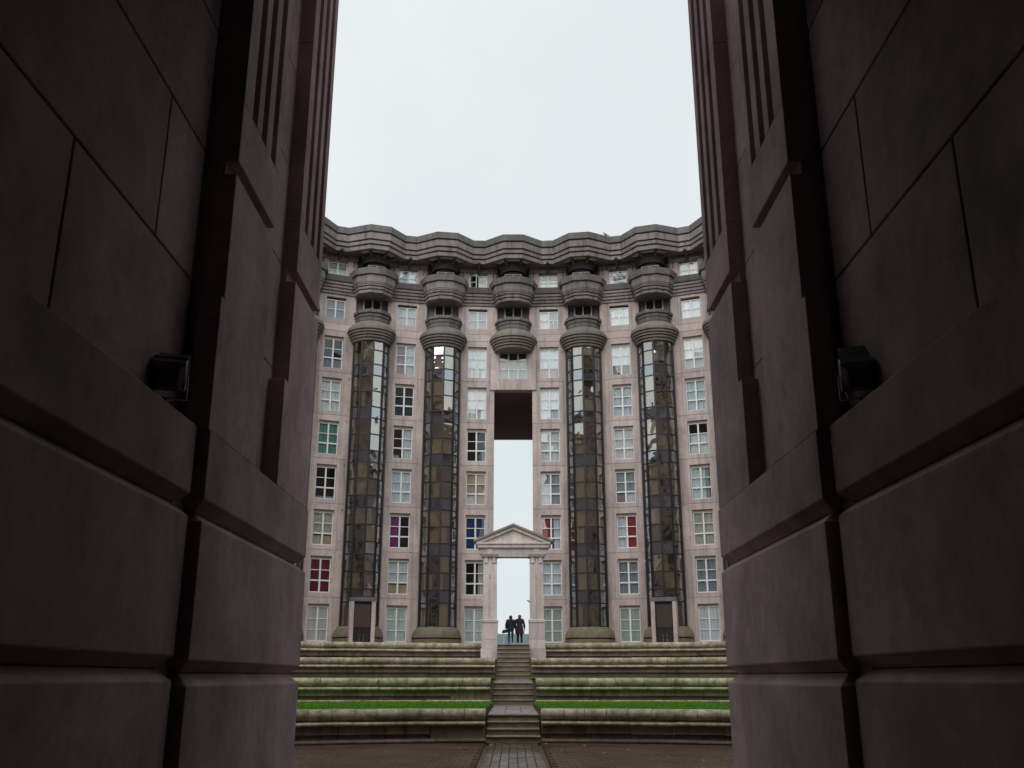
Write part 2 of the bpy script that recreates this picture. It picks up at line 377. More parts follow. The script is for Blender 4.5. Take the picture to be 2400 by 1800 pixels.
# landing slabs
def slabs(w, ya, yb, za, zb, nx, ny):
    for j in range(ny):
        for i in range(nx):
            x0, x1 = -w/2+w*i/nx+.008, -w/2+w*(i+1)/nx-.008
            a, c = ya+(yb-ya)*j/ny+.008, ya+(yb-ya)*(j+1)/ny-.008
            z0, z1 = za+(zb-za)*(a-ya)/(yb-ya), za+(zb-za)*(c-ya)/(yb-ya)
            b = MB().add([(x0,a,z0-.3),(x1,a,z0-.3),(x1,c,z1-.3),(x0,c,z1-.3),(x0,a,z0),(x1,a,z0),(x1,c,z1),(x0,c,z1)], [(3,2,1,0),(4,5,6,7),(0,1,5,4),(1,2,6,5),(2,3,7,6),(3,0,4,7)])
            ob('landing_slab', b.mesh('landing_slab', 'landing'), st, rel(st, 0, 0, random.uniform(-.006, .004)))
slabs(1.50, 30.1, 38.95, -1.032, -1.025, 3, 7)
for i in range(4): tread(1.68, 38.9+.32*i, 38.9+.32*i+.5, -1.03+.21*i, -1.03+.21*(i+1))
slabs(1.68, 40.36, 46.8, -.19, -.085, 3, 5)
for i in range(8): tread(1.62, 46.75+.40*i, 46.75+.40*i+(.6 if i < 7 else 1.6), -.08+.21*i, -.08+.21*(i+1))
ob('stair_body', MB().box(-.74, .74, 29.6, 51.5, GZ, -1.15).box(-.79, .79, 39.9, 51.5, -1.2, -.33).box(-.79, .79, 48.6, 51.6, -.5, .75).mesh('stair_body', 'terrace'), st, rel(st, 0, 0, 0))

# paving: individual pavers in the middle path, the rest as one field
pv = tag(ob('paving', None, None, (0, 24, GZ)), kind='structure')
def pmesh(w, l, h=.06, c=.008):
    return MB().loft([[(-w/2,-l/2,-h),(w/2,-l/2,-h),(w/2,l/2,-h),(-w/2,l/2,-h)], [(-w/2,-l/2,-c),(w/2,-l/2,-c),(w/2,l/2,-c),(-w/2,l/2,-c)], [(-w/2+c,-l/2+c,0),(w/2-c,-l/2+c,0),(w/2-c,l/2-c,0),(-w/2+c,l/2-c,0)]]).mesh('paver', 'paving_path')
pw, pl = .195, .26
pm = pmesh(pw-.008, pl-.008); cnt = 0
Yp = 28.36
rows = int((Yp-18.0)/pl)
for j in range(rows):
    for i in range(-3, 4):
        if cnt >= 285: break
        ob('paver', pm, pv, rel(pv, i*pw, Yp-.13-pl*j, random.uniform(-.003, .003)+GZ), random.uniform(-.006, .006), random.uniform(-.01, .01)); cnt += 1
b = MB()
def pv_add(cx, cy, w, l, dz):
    c = .008; w -= .008; l -= .008
    q = lambda e, z: [(cx-w/2+e, cy-l/2+e, z), (cx+w/2-e, cy-l/2+e, z), (cx+w/2-e, cy+l/2-e, z), (cx-w/2+e, cy+l/2-e, z)]
    o = len(b.v); b.v += q(0, -.05+dz)+q(0, -c+dz)+q(c, dz)
    b.f += [(o+8, o+9, o+10, o+11)]+[(o+i, o+(i+1) % 4, o+4+(i+1) % 4, o+4+i) for i in range(4)]+[(o+4+i, o+4+(i+1) % 4, o+8+(i+1) % 4, o+8+i) for i in range(4)]
for j in range(int((30-12)/.22)):
    y = 29.8-.22*j
    for i in range(-38, 39):
        x = (i+.5*(j % 2))*.26
        if abs(x) < 3.5*pw+.14 and y > Yp-.13-pl*(cnt//7-.5): continue
        if y > ty(0, x)-.12: continue
        pv_add(x, y, .26, .22, random.uniform(-.003, .003))
me = bpy.data.meshes.new('paver_field'); me.from_pydata(b.v, [], b.f); me.materials.append(MATS['paving'])
tag(ob('paver_field', me, pv, rel(pv, 0, 0, GZ)), kind='stuff')
# crumbs of litter and leaves on the paving
LIT = ['pale litter scrap furthest left on the paving', 'pale litter scrap in front of the right lowest terrace wall, mid paving', 'pale litter scrap right of centre, just behind two others on the paving',
       'pale litter scrap just right of the middle paver path', 'pale litter scrap close to the right passage wall, beyond the nearest one', 'pale litter scrap just left of the middle paver path',
       'pale litter scrap near the foot of the right lowest terrace wall', 'pale litter scrap nearest to the viewer on the right paving', 'pale litter scrap beside the right foot of the stair', 'pale litter scrap before the left foot of the stair']
crumb = MB().lathe([(.004, 0), (.02, .004), (.016, .012), (.003, .015)], 7).mesh('crumb', 'sign_white', 60)
for (x, y), lb in zip(((-3.1, 24.9), (2.2, 24.6), (2.9, 25.6), (1.2, 25.3), (3.6, 23.6), (-1.4, 26.4), (1.9, 27.2), (4.2, 22.5), (0.9, 28.0), (-.6, 27.6)), LIT):
    tag(ob('litter_scrap', crumb, None, (x, y, GZ+.003), random.random()*6), lb, 'litter', 'pale litter scraps on the paving')

# ------------------------------------------------------------------ the curved apartment building
CY = 28.0; RAD = 30.0
bd = root('apartment_building', (0, 58, 1.6), 'tall curved pink concrete apartment building with glass columns and wavy cornice', 'building')
def fr(phi, r=RAD): return (r*math.sin(R_(phi)), CY+r*math.cos(R_(phi)))
def at(name, me, phi, z=0.0, r=RAD, **kw):
    x, y = fr(phi, r); return ob(name, me, bd, rel(bd, x, y, z), -R_(phi), **kw)
JT = [20.74-2.72*k for k in range(8)]        # floor joints: 20.74 ... 1.70
WPH = [-21.85, -13.15, -4.40, 4.40, 13.15, 21.85]
GPH = [-26.1, -17.4, -8.65, 0.0, 8.65, 17.4, 26.1]
OH = 2.72
# panels (local z from 0 at the lower joint)
hole = (-.61, .61, .26, 2.35)
m_panel = MB().panel(-.79, .79, 0, OH, 0, .30, hole=hole).mesh('window_panel', 'facade')
def m_strip(a, c, h, d=.7, y0=0.0): return MB().panel(a, c, 0, h, y0, d).mesh('facade_strip', 'facade_strip')
sO = m_strip(.79, 1.27, OH); sOl = m_strip(-1.27, -.79, OH); sI = m_strip(.79, 1.10, OH); sIl = m_strip(-1.10, -.79, OH)
vent = MB().box(-.40, -.12, -.012, .0, 0, .035).box(.12, .40, -.012, .0, 0, .035)
# window frame templates, origin at opening bottom centre, y=0 frame front
def frame_mesh(w, h, cols, zs, heavy, box_h=.13, fw=.06, name='window', mat='white_frame'):
    b = MB(); t = .06
    b.box(-w/2, w/2, 0, t, 0, fw); b.box(-w/2, w/2, 0, t, h-box_h-fw, h-box_h)
    b.box(-w/2, -w/2+fw, .002, t, fw, h-box_h-fw); b.box(w/2-fw, w/2, .002, t, fw, h-box_h-fw)
    for c in range(1, cols):
        x = -w/2+w*c/cols; b.box(x-.048, x+.048, -.006, t, fw, h-box_h-fw)
    for z, hv in zip(zs, heavy):
        g = .042 if hv else .02
        b.box(-w/2+fw, w/2-fw, -.003 if hv else .006, t-.004, z-g, z+g)
    return b.mesh(name, mat)
def pane_cells(w, h, cols, zs, heavy, box_h=.13, fw=.06):
    xs = []
    for c in range(cols):
        a = -w/2+w*c/cols+(fw if c == 0 else .048); d = -w/2+w*(c+1)/cols-(fw if c == cols-1 else .048); xs.append((a, d))
    zz = [fw]+[z for z in zs]+[h-box_h-fw]; out = []
    for i in range(len(zz)-1):
        lo = zz[i]+(0 if i == 0 else (.042 if heavy[i-1] else .02)); hi = zz[i+1]-(0 if i == len(zz)-2 else (.042 if heavy[i] else .02))
        for a, d in xs: out.append((a, d, lo, hi))
    return out
PM = {}
def pane_mesh(w, h, mat='window_glass', name='pane'):
    key = (round(w, 3), round(h, 3), mat)
    if key not in PM: PM[key] = MB().box(-w/2, w/2, 0, .008, -h/2, h/2).mesh(name, mat)
    return PM[key]
def curtain_mesh(x0, x1, z0, z1, col, amp=.03, skew=0.0, scallop=0.0):
    b = MB(); n = max(3, int((x1-x0)/.045)) if amp else 1; vs = []; fs = []
    p = random.uniform(.75, 1.3); ph = random.uniform(0, 6)
    for i in range(n+1):
        u = i/n; x = x0+(x1-x0)*u; y = amp*math.sin(u*(x1-x0)*38*p+ph)+amp*.5*math.sin(u*(x1-x0)*17+ph*2)
        zb = z0+scallop*abs(math.sin(u*math.pi*2))
        vs += [(x+skew, y, zb), (x+skew*.5, y*.9, (zb+z1)/2), (x, y*.5, z1)]
    for i in range(n):
        a = 3*i; fs += [(a, a+3, a+4, a+1), (a+1, a+4, a+5, a+2)]
    me = bpy.data.meshes.new('curtain'); me.from_pydata(vs, [], fs); me.materials.append(MATS['fabric_'+col])
    for q in me.polygons: q.use_smooth = True
    return me
box_me = MB().box(-.61, .61, -.02, .12, -.13, 0).add(vent.v, vent.f).mesh('shutter_box', 'beige_frame')
Z6, HV6 = [.70, 1.30], [True, False]
Z6e, HV6e = [.66, 1.27], [False, False]
f_main = frame_mesh(1.22, 2.09, 2, Z6, HV6); f_shut = frame_mesh(1.22, 2.09, 2, Z6e, HV6e)
f_b = frame_mesh(1.22, 1.38, 2, [.62], [False]); f_a = frame_mesh(1.22, 1.15, 2, [.52], [False], box_h=.10)
WIN = {}
def window(phi, z, fme, w, h, cols, zs, hv, curt, box_h=.13, r=RAD, depth=.16, shut=False, x=0.0, label=None):
    o = at('window', fme, phi, z, r); o.location += Vector((math.cos(R_(phi))*x+math.sin(R_(phi))*depth, -math.sin(R_(phi))*x+math.cos(R_(phi))*depth, 0))
    for a, d, lo, hi in pane_cells(w, h, cols, zs, hv, box_h):
        ob('pane', pane_mesh(d-a, hi-lo), o, ((a+d)/2, .025, (lo+hi)/2), random.uniform(-.006, .006), random.uniform(-.008, .008))
    for (u0, u1, v0, v1, col, *ex) in curt:
        amp = 0.0 if (shut or 'flat' in ex) else .04
        me = curtain_mesh(-w/2+w*u0, -w/2+w*u1, h*v0, (h-box_h)*v1, col, amp, scallop=.10 if 'scallop' in ex else 0.0)
        ob('roller_shutter' if shut else 'curtain', me, o, (0, .045 if shut else .10, 0))
    if label: o['label'] = label
    return o
full = lambda c, *e: [(0, 1, 0, 1, c, *e)]
CURT = {  # columns left to right, rows 1..7 from the top
 1: [[(0, 1, 0, .32, 'greyblue')], [(0, .48, 0, 1, 'mauve'), (.5, 1, 0, 1, 'bluewhite'), (.04, .4, 0, .25, 'terracotta', 'flat')], full('bluewhite')+[(.02, .98, 0, .3, 'greyblue')], [(0, 1, .3, 1, 'bluewhite'), (0, .9, 0, .3, 'mauve')], [(0, 1, .33, 1, 'bluewhite'), (.0, .3, 0, .33, 'lace')], full('white', 'flat')],
 2: [full('white'), full('darkteal'), full('white'), full('bluewhite'), full('bluewhite'), full('bluewhite')],
 3: [full('green'), [(.55, 1, 0, 1, 'bluewhite'), (0, .35, 0, .14, 'lace')], [(.78, 1, 0, .4, 'lace')], full('white'), full('white'), [(.08, .46, .0, .68, 'white', 'scallop'), (.54, .96, .0, .68, 'white', 'scallop')]],
 4: [[(0, 1, 0, .10, 'lace')], full('bluewhite'), [(0, .45, .35, 1, 'orange'), (.5, 1, 0, 1, 'orange'), (0, .45, 0, .35, 'white', 'flat')], full('lace'), [(0, 1, .33, 1, 'lace'), (0, .5, 0, .33, 'mauve'), (.5, 1, 0, .33, 'bluewhite')], [(0, .72, 0, 1, 'bluewhite'), (.74, .9, 0, 1, 'lace')]],
 5: [[(0, 1, .32, 1, 'cream'), (0, .48, 0, .3, 'cream'), (.52, 1, 0, .3, 'beige', 'flat')], [(.02, .44, 0, 1, 'purple')], full('blue'), [(0, .56, .0, 1, 'red'), (.62, 1, 0, 1, 'bluewhite')], [(0, .5, 0, 1, 'bluewhite'), (.55, 1, 0, 1, 'red')], full('cream')],
 6: [full('crimson'), [(0, 1, .33, 1, 'bluewhite', 'flat'), (0, 1, 0, .3, 'beige', 'flat')], [(.66, 1, 0, 1, 'cream'), (.0, .08, 0, 1, 'white')], [(0, 1, 0, 1, 'bluewhite', 'flat')], full('greyblue'), full('greyblue')],
 7: [full('warm_shutter'), full('teal_shutter'), full('teal_shutter'), full('grey_shutter'), full('grey_shutter'), full('pale_shutter')]}
bandL = MB().panel(-1.27, 1.27, 0, .48, -.012, .3).mesh('band_panel', 'facade')
upO, upOl = m_strip(.79, 1.27, 1.97), m_strip(-1.27, -.79, 1.97)
upO2, upO2l = m_strip(1.03, 1.27, 1.97, y0=-.04), m_strip(-1.27, -1.03, 1.97, y0=-.04)
m_pb = MB().panel(-.79, .79, 0, 1.97, .0, .3, hole=(-.61, .61, .39, 1.77)).mesh('window_panel', 'facade')
m_pa = MB().panel(-1.27, 1.27, 0, 1.75, .0, .35, hole=(-.61, .61, .0+.02, 1.15)).mesh('window_panel', 'facade')
hood = MB().loft([[(-.80,-.10,0),(.80,-.10,0),(.80,.1,0),(-.80,.1,0)], [(-.80,-.13,.06),(.80,-.13,.06),(.80,.1,.06),(-.80,.1,.06)], [(-.72,-.10,.26),(.72,-.10,.26),(.72,.1,.26),(-.72,.1,.26)]]).mesh('window_hood', 'cornice')
gl_me = MB().box(-.022, .022, -.035, .01, 0, .34).loft([[(-.02,-.04,.30),(.02,-.04,.30),(.02,0,.30),(-.02,0,.30)], [(-.075,-.06,.42),(.075,-.06,.42),(.075,0,.42),(-.075,0,.42)]]).mesh('wall_rib', 'soot_dark')
strc_prof = [(-.38, 24.36), (-.38, 23.97), (-.24, 23.94), (-.30, 23.92), (-.30, 23.77), (-.17, 23.74), (-.23, 23.72), (-.23, 23.58), (-.10, 23.55), (-.16, 23.53), (-.16, 23.38), (-.03, 23.35), (-.09, 23.33), (-.09, 23.19), (.2, 23.19), (.2, 24.36)]
def two_mat(me, zsplit, second):
    me.materials.append(MATS[second])
    for p in me.polygons:
        if sum(me.vertices[i].co.z for i in p.vertices)/len(p.vertices) > zsplit: p.material_index = 1
    return me
strc = two_mat(MB().loft([[(-1.45, d, z) for d, z in strc_prof], [(1.45, d, z) for d, z in strc_prof]]).mesh('string_course', 'cornice'), 23.96, 'soot_dark')
lite = CURT
A_ROW = [[(0, 1, 0, .55, 'bluewhite')], [(0, 1, 0, .80, 'bluewhite', 'flat')], [(.02, .3, 0, .4, 'blind_teal', 'flat'), (.55, 1, 0, .6, 'bluewhite', 'flat')], [(0, 1, 0, .65, 'bluewhite', 'flat')], [(0, .3, 0, .62, 'bluewhite', 'flat')], full('white')]  # right-of-centre sheet: pale blue glass reflection put into cloth colour
B_ROW = [full('greyblue', 'flat'), full('white'), full('greyblue', 'flat'), [(0, .5, 0, 1, 'bluewhite'), (.5, 1, 0, 1, 'greyblue', 'flat')], full('white'), full('white', 'flat')]  # leftmost sheet: blue-grey glass reflection put into cloth colour
hole_dot = MB().lathe([(.055, -.004), (.055, .0)], 12).mesh('weep_hole', 'black_hole')
for ci, phi in enumerate(WPH):
    innerR, innerL = ci == 2, ci == 3
    for k in range(7):
        z = JT[k+1]
        at('window_panel', m_panel, phi, z)
        at('facade_strip', sI if innerR else sO, phi, z); at('facade_strip', sIl if innerL else sOl, phi, z)
        sh = k == 6
        window(phi, z+.26, f_shut if sh else f_main, 1.22, 2.09, 2, Z6e if sh else Z6, HV6e if sh else HV6, CURT[k+1][ci], shut=sh)
        o = at('shutter_box', box_me, phi, z+2.35); o.location += Vector((math.sin(R_(phi))*.15, math.cos(R_(phi))*.15, 0))
        if ci in (0, 4) and 1 <= k <= 5:
            o = at('weep_hole', hole_dot, phi, z+2.35, rx=R_(90)); o.location += Vector((math.cos(R_(phi))*1.06, -math.sin(R_(phi))*1.06, 0))
    at('band_panel', bandL, phi, 20.74)
    at('window_panel', m_pb, phi, 21.22)
    for s_ in (upO, upOl, upO2, upO2l): at('facade_strip', s_, phi, 21.22)
    window(phi, 21.61, f_b, 1.22, 1.38, 2, [.62], [False], B_ROW[ci])
    at('window_panel', m_pa, phi, 24.36)
    if ci == 2:   # left leaf swung open
        o = window(phi, 24.38, frame_mesh(1.22, 1.15, 1, [], [], box_h=.10), 1.22, 1.15, 1, [], [], [], box_h=.10)
        for c in list(o.children): bpy.data.objects.remove(c)
        for sx, ang, sc_ in ((-1, 40, 1), (1, -6, 1)):
            lf = ob('casement', frame_mesh(.54, .95, 1, [.44], [False], box_h=0, fw=.045), o, (sx*.55, -.01, .05), R_(ang)*(-1 if sx < 0 else 1))
            me = lf.data
            for v in me.vertices: v.co.x -= sx*.27
            for zc, hh in ((.235, .36), (.675, .42)): ob('casement_pane', pane_mesh(.45, hh), lf, (-sx*.27, .02, zc))
        for c in A_ROW[ci]: ob('curtain', curtain_mesh(-.61+1.22*c[0], -.61+1.22*c[1], 0, 1.05*c[3], c[4], 0), o, (0, .35, 0))
    else:
        window(phi, 24.38, f_a, 1.22, 1.15, 2, [.52], [False], A_ROW[ci], box_h=.10)
    at('window_hood', hood, phi, 25.53)
    for x in (-1.18, -.98, .98, 1.18):
        o = at('wall_rib', gl_me, phi, 25.15); o.location += Vector((math.cos(R_(phi))*x, -math.sin(R_(phi))*x, 0))
    at('string_course', strc, phi)
    # cornice bracket above each window
    at('soffit_bracket', MB().add([(-.09,-1.0,25.84),(.09,-1.0,25.84),(.09,0,25.5),(-.09,0,25.5),(-.09,-1.0,25.95),(.09,-1.0,25.95),(.09,0,25.95),(-.09,0,25.95)], [(3,2,1,0),(4,5,6,7),(0,1,5,4),(1,2,6,5),(2,3,7,6),(3,0,4,7)]).mesh('soffit_bracket', 'soot_dark'), phi)
    # upper wall behind the soffit
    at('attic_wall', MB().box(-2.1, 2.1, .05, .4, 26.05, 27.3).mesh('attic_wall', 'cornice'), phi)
# small lamp glowing inside one window, satellite-white lamp on the facade
x, y = fr(4.40, RAD+.5)
ob('ceiling_lamp', MB().lathe([(.015, .06), (.08, .04), (.11, 0), (.06, -.03), (.01, -.045)], 16).mesh('ceiling_lamp', 'lamp_glow', 60), bd, rel(bd, x+.28, y-.18, 22.12))
x, y = fr(17.4-2.2, RAD-.06)
ob('wall_lamp', MB().lathe([(.10, 0), (.10, .03), (.07, .07), (.01, .09)], 14).mesh('wall_lamp', 'lamp_white', 50), bd, rel(bd, x, y, 6.55), -R_(15), R_(90))

# glass columns, balconies, capitals -----------------------------------------
GR = 1.12
ROWS = [20.30, 19.37]
for k in range(1, 7):
    J = JT[k]; ROWS += [J+.44, J-.28] + ([J-1.28] if k < 6 else [])
ROWS.append(2.82)
def spandrel(i): return any(abs(ROWS[i]-(JT[k]+.44)) < .01 for k in range(1, 7))
AN = [-108, -72, -36, 0, 36, 72, 108]
cap_prof = [(1.02, 21.30), (1.18, 21.22), (1.40, 21.00), (1.50, 20.90), (1.53, 20.80), (1.53, 20.66), (1.40, 20.63), (1.46, 20.60), (1.46, 20.49), (1.33, 20.46), (1.39, 20.43), (1.39, 20.33), (1.25, 20.30), (1.31, 20.27), (1.31, 20.16), (1.18, 20.13), (1.24, 20.10), (1.22, 19.98), (.3, 19.96)]
cap_me = MB().lathe(cap_prof, 48).mesh('capital', 'capital', 30)
d10 = R_(18)
par_prof = [(1.06, 21.28), (1.06, 21.58), (.98, 21.60), (1.13, 21.62), (1.13, 21.80), (1.05, 21.82), (1.22, 21.84), (1.22, 22.03), (1.08, 22.03), (1.08, 21.35), (.1, 21.34)]
par_me = MB().lathe(par_prof, 10, a0=d10).mesh('parapet', 'weathered')
bal_prof = [(.1, 23.16), (1.20, 23.12), (1.27, 23.14), (1.27, 23.33), (1.13, 23.35), (1.34, 23.38), (1.34, 23.53), (1.20, 23.55), (1.41, 23.58), (1.41, 23.74), (1.27, 23.77), (1.48, 23.80), (1.48, 24.24), (1.33, 24.27), (1.60, 24.30), (1.60, 24.72), (1.45, 24.72), (1.45, 23.7), (.1, 23.68)]
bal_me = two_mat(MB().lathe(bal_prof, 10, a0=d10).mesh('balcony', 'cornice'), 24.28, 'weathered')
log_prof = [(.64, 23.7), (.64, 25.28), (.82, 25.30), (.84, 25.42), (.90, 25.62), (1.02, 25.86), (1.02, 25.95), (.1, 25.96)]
log_me = MB().lathe(log_prof, 20, a0=R_(9)).mesh('loggia_head', 'loggia_shaded', 20)
pl_prof = [(.2, 1.58), (1.46, 1.58), (1.46, 2.10), (1.30, 2.13), (1.30, 2.17), (1.46, 2.19), (1.45, 2.36), (1.36, 2.58), (1.24, 2.72), (1.16, 2.80), (.2, 2.81)]
pl_me = MB().lathe(pl_prof, 40).mesh('column_plinth', 'plinth', 30)
wall_g = MB().box(-1.25, 1.25, .30, .7, 20.7, 25.95).mesh('recess_wall', 'cornice')
drain = MB().lathe([(.035, -.12), (.035, .05)], 8).mesh('spout', 'black_hole')
def rib_meshes():
    for a in (-62, -25, 25, 62):
        b = MB()
        ca, sa = math.cos(R_(a)), math.sin(R_(a)); L = 1.36 if abs(a) < 40 else 1.25
        P = lambda t, w: (sa*t+ca*w, -ca*t+sa*w)
        q = [P(.8, -.07), P(L, -.07), P(L, .07), P(.8, .07)]
        b.loft([[(*p, z) for p, z in zip(q, (25.50, 25.84, 25.84, 25.50))], [(*p, 25.93) for p in q]])
        yield b.mesh('soffit_rib', 'soot_dark')
RIBS = list(rib_meshes())
dr_frame = frame_mesh(1.16, 2.1, 2, [], [], box_h=0, fw=.07)
for gi, phi in enumerate(GPH):
    at('capital', cap_me, phi, r=RAD-.02); at('parapet', par_me, phi, r=RAD-.02)
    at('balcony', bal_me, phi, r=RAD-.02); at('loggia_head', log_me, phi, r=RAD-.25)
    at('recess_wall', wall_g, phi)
    o = at('spout', drain, phi, 23.40, r=RAD-1.25, rx=R_(90))
    [at('soffit_rib', q, phi, r=RAD-.25) for q in RIBS]
    for a0_, a1_ in ((-58, -30), (-20, 20), (30, 58)):
        ra, rb = 1.0, 1.30
        at('soffit_panel', MB().prism([(q*math.sin(R_(a)), -q*math.cos(R_(a))) for q, a in ((ra, a0_), (rb, a0_), (rb, (a0_+a1_)/2), (rb, a1_), (ra, a1_))], 25.855, 25.885).mesh('soffit_panel', 'soffit_light'), phi, r=RAD-.25)
    # balcony doors (only their tops show over the parapets)
    for zd, rr in ((21.36, RAD+.22), (23.62, RAD-.93)):
        o = at('balcony_door', dr_frame if zd < 22 else frame_mesh(1.10, 1.46, 2, [], [], box_h=0, fw=.035, mat='beige_frame'), phi, zd, r=rr)
        hh = 2.1 if zd < 22 else 1.46
        for sx in (-1, 1): ob('door_pane', pane_mesh(.44, hh-.16), o, (sx*.28, .03, hh/2))
        ob('door_backing', MB().box(-.55, .55, .05, .06, .02, hh-.02).mesh('door_backing', 'room'), o, (0, 0, 0))
    if phi == 0: continue
    det = abs(phi) < 20; door = abs(abs(phi)-17.4) < .1
    gc = at('glass_column', None, phi, r=RAD-.0)
    V = [(GR*math.sin(R_(a)), -GR*math.cos(R_(a))) for a in AN]
    # mullions
    for i, (x, y) in enumerate(V):
        lo = 2.75
        if door and i == 3: lo = 4.40
        ob('mullion', MB().box(-.05, .05, -.07, .05, lo, 20.4).mesh('mullion', 'dark_metal'), gc, (x, y, 0), R_(AN[i]))
    # transoms, one per row following the facets round
    for j, z in enumerate(ROWS):
        idx = [list(range(7))]
        if door and j == len(ROWS)-1: idx = [[0, 1, 2], [4, 5, 6]]
        for ids in idx:
            rings = []
            for i in ids:
                zz = 4.42 if (door and i == 3 and j == len(ROWS)-2) else z
                a_ = R_(AN[i]); ro, ri = GR+.025, GR-.06
                rings.append([(q*math.sin(a_), -q*math.cos(a_), zz+e) for q, e in ((ro, -.035), (ro, .035), (ri, .035), (ri, -.035))])
            ob('transom', MB().loft(rings).mesh('transom', 'dark_metal'), gc, (0, 0, 0))
    ob('column_core', MB().lathe([(.55, 2.6), (.55, 20.3)], 10).mesh('column_core', 'room'), gc, (0, .15, 0))
    rng = random.Random(100+gi)
    for i in range(6):
        (xa, ya), (xb, yb) = V[i], V[i+1]; L = math.hypot(xb-xa, yb-ya); cx, cy = (xa+xb)/2, (ya+yb)/2; am = (AN[i]+AN[i+1])/2
        if i in (0, 5) or not det:
            ob('side_glass', MB().box(-L/2+.04, L/2-.04, 0, .02, 2.8, 20.3).mesh('side_glass', 'bronze_glass'), gc, (cx, cy, 0), R_(am)); continue
        for j in range(len(ROWS)-1):
            zt, zb = ROWS[j], ROWS[j+1]
            if door and i in (2, 3):
                if j == len(ROWS)-2: continue
                if j == len(ROWS)-3: zb = 4.42
            sp = spandrel(j)
            h = zt-zb-.07; zc = (zt+zb)/2
            ob('spandrel_panel' if sp else 'glass_panel', pane_mesh(L-.09, h, 'spandrel_glass' if sp else 'bronze_glass', 'glass_panel'), gc, (cx, cy, zc), R_(am+rng.uniform(-.9, .9)), R_(rng.uniform(-.9, .9)))
            inx, iny = cx-.10*math.sin(R_(am)), cy+.10*math.cos(R_(am))
            if not sp:
                if i in (1, 4): pool = ['khaki']*5+['khaki_dark']*4+['blind_brown']*3+['cream']*2+['blind_grey']
                else: pool = ['khaki']*4+['khaki_dark']*3+['blind_grey']*4+['cream']*2+['blind_brown']*2
                if zc < 9 and phi > 15 and zc > 6.9: pool = ['blind_teal'] if i == 2 else (['blind_red'] if i == 3 else pool)
                if rng.random() < .82:
                    col = pool[rng.randrange(len(pool))]
                    if phi < -15 and i == 3 and 8.6 < zc < 9.6: col = 'blind_sky'
                    ob('blind', curtain_mesh(-L/2+.06, L/2-.06 if rng.random() < .8 else rng.uniform(-.1, .2), -h/2, h/2, col, .022 if rng.random() < .6 else 0), gc, (inx, iny, zc), R_(am))
            else:
                ob('spandrel_backing', pane_mesh(L-.09, h, 'spandrel_back', 'spandrel_backing'), gc, (inx, iny, zc), R_(am))
    at('column_plinth', pl_me, phi)
    if door:
        d = at('entrance_door', MB().box(-.50, -.44, 0, .06, 0, 2.42).box(.44, .50, 0, .06, 0, 2.42).box(-.44, .44, .003, .057, 2.30, 2.42).box(-.44, .44, .003, .057, 0, .22).box(-.44, .44, .003, .057, .98, 1.06).box(-.03, .03, .006, .05, .22, .98).mesh('entrance_door', 'dark_metal'), phi, 1.66, r=RAD-1.49)
        ob('door_glass', MB().box(-.44, .44, .02, .03, 1.06, 2.30).mesh('door_glass', 'bronze_glass'), d, (0, 0, 0))
        ob('door_backing', MB().box(-.44, .44, .045, .056, .22, 2.30).mesh('door_backing', 'room'), d, (0, 0, 0))
        for q in range(8):
            ob('door_bar', MB().box(-.016, .016, -.01, .03, .22, .98).mesh('door_bar', 'dark_metal'), d, (-.38+.108*q, 0, 0))
        for sx in (-1, 1):
            at('portal_jamb', MB().box(.50 if sx > 0 else -.72, .72 if sx > 0 else -.50, -1.62, -1.0, 1.60, 4.12).mesh('portal_jamb', 'facade_strip'), phi, bevel=.01)
        at('portal_lintel', MB().box(-.722, .722, -1.63, -1.0, 4.121, 4.36).mesh('portal_lintel', 'weathered'), phi, bevel=.01)

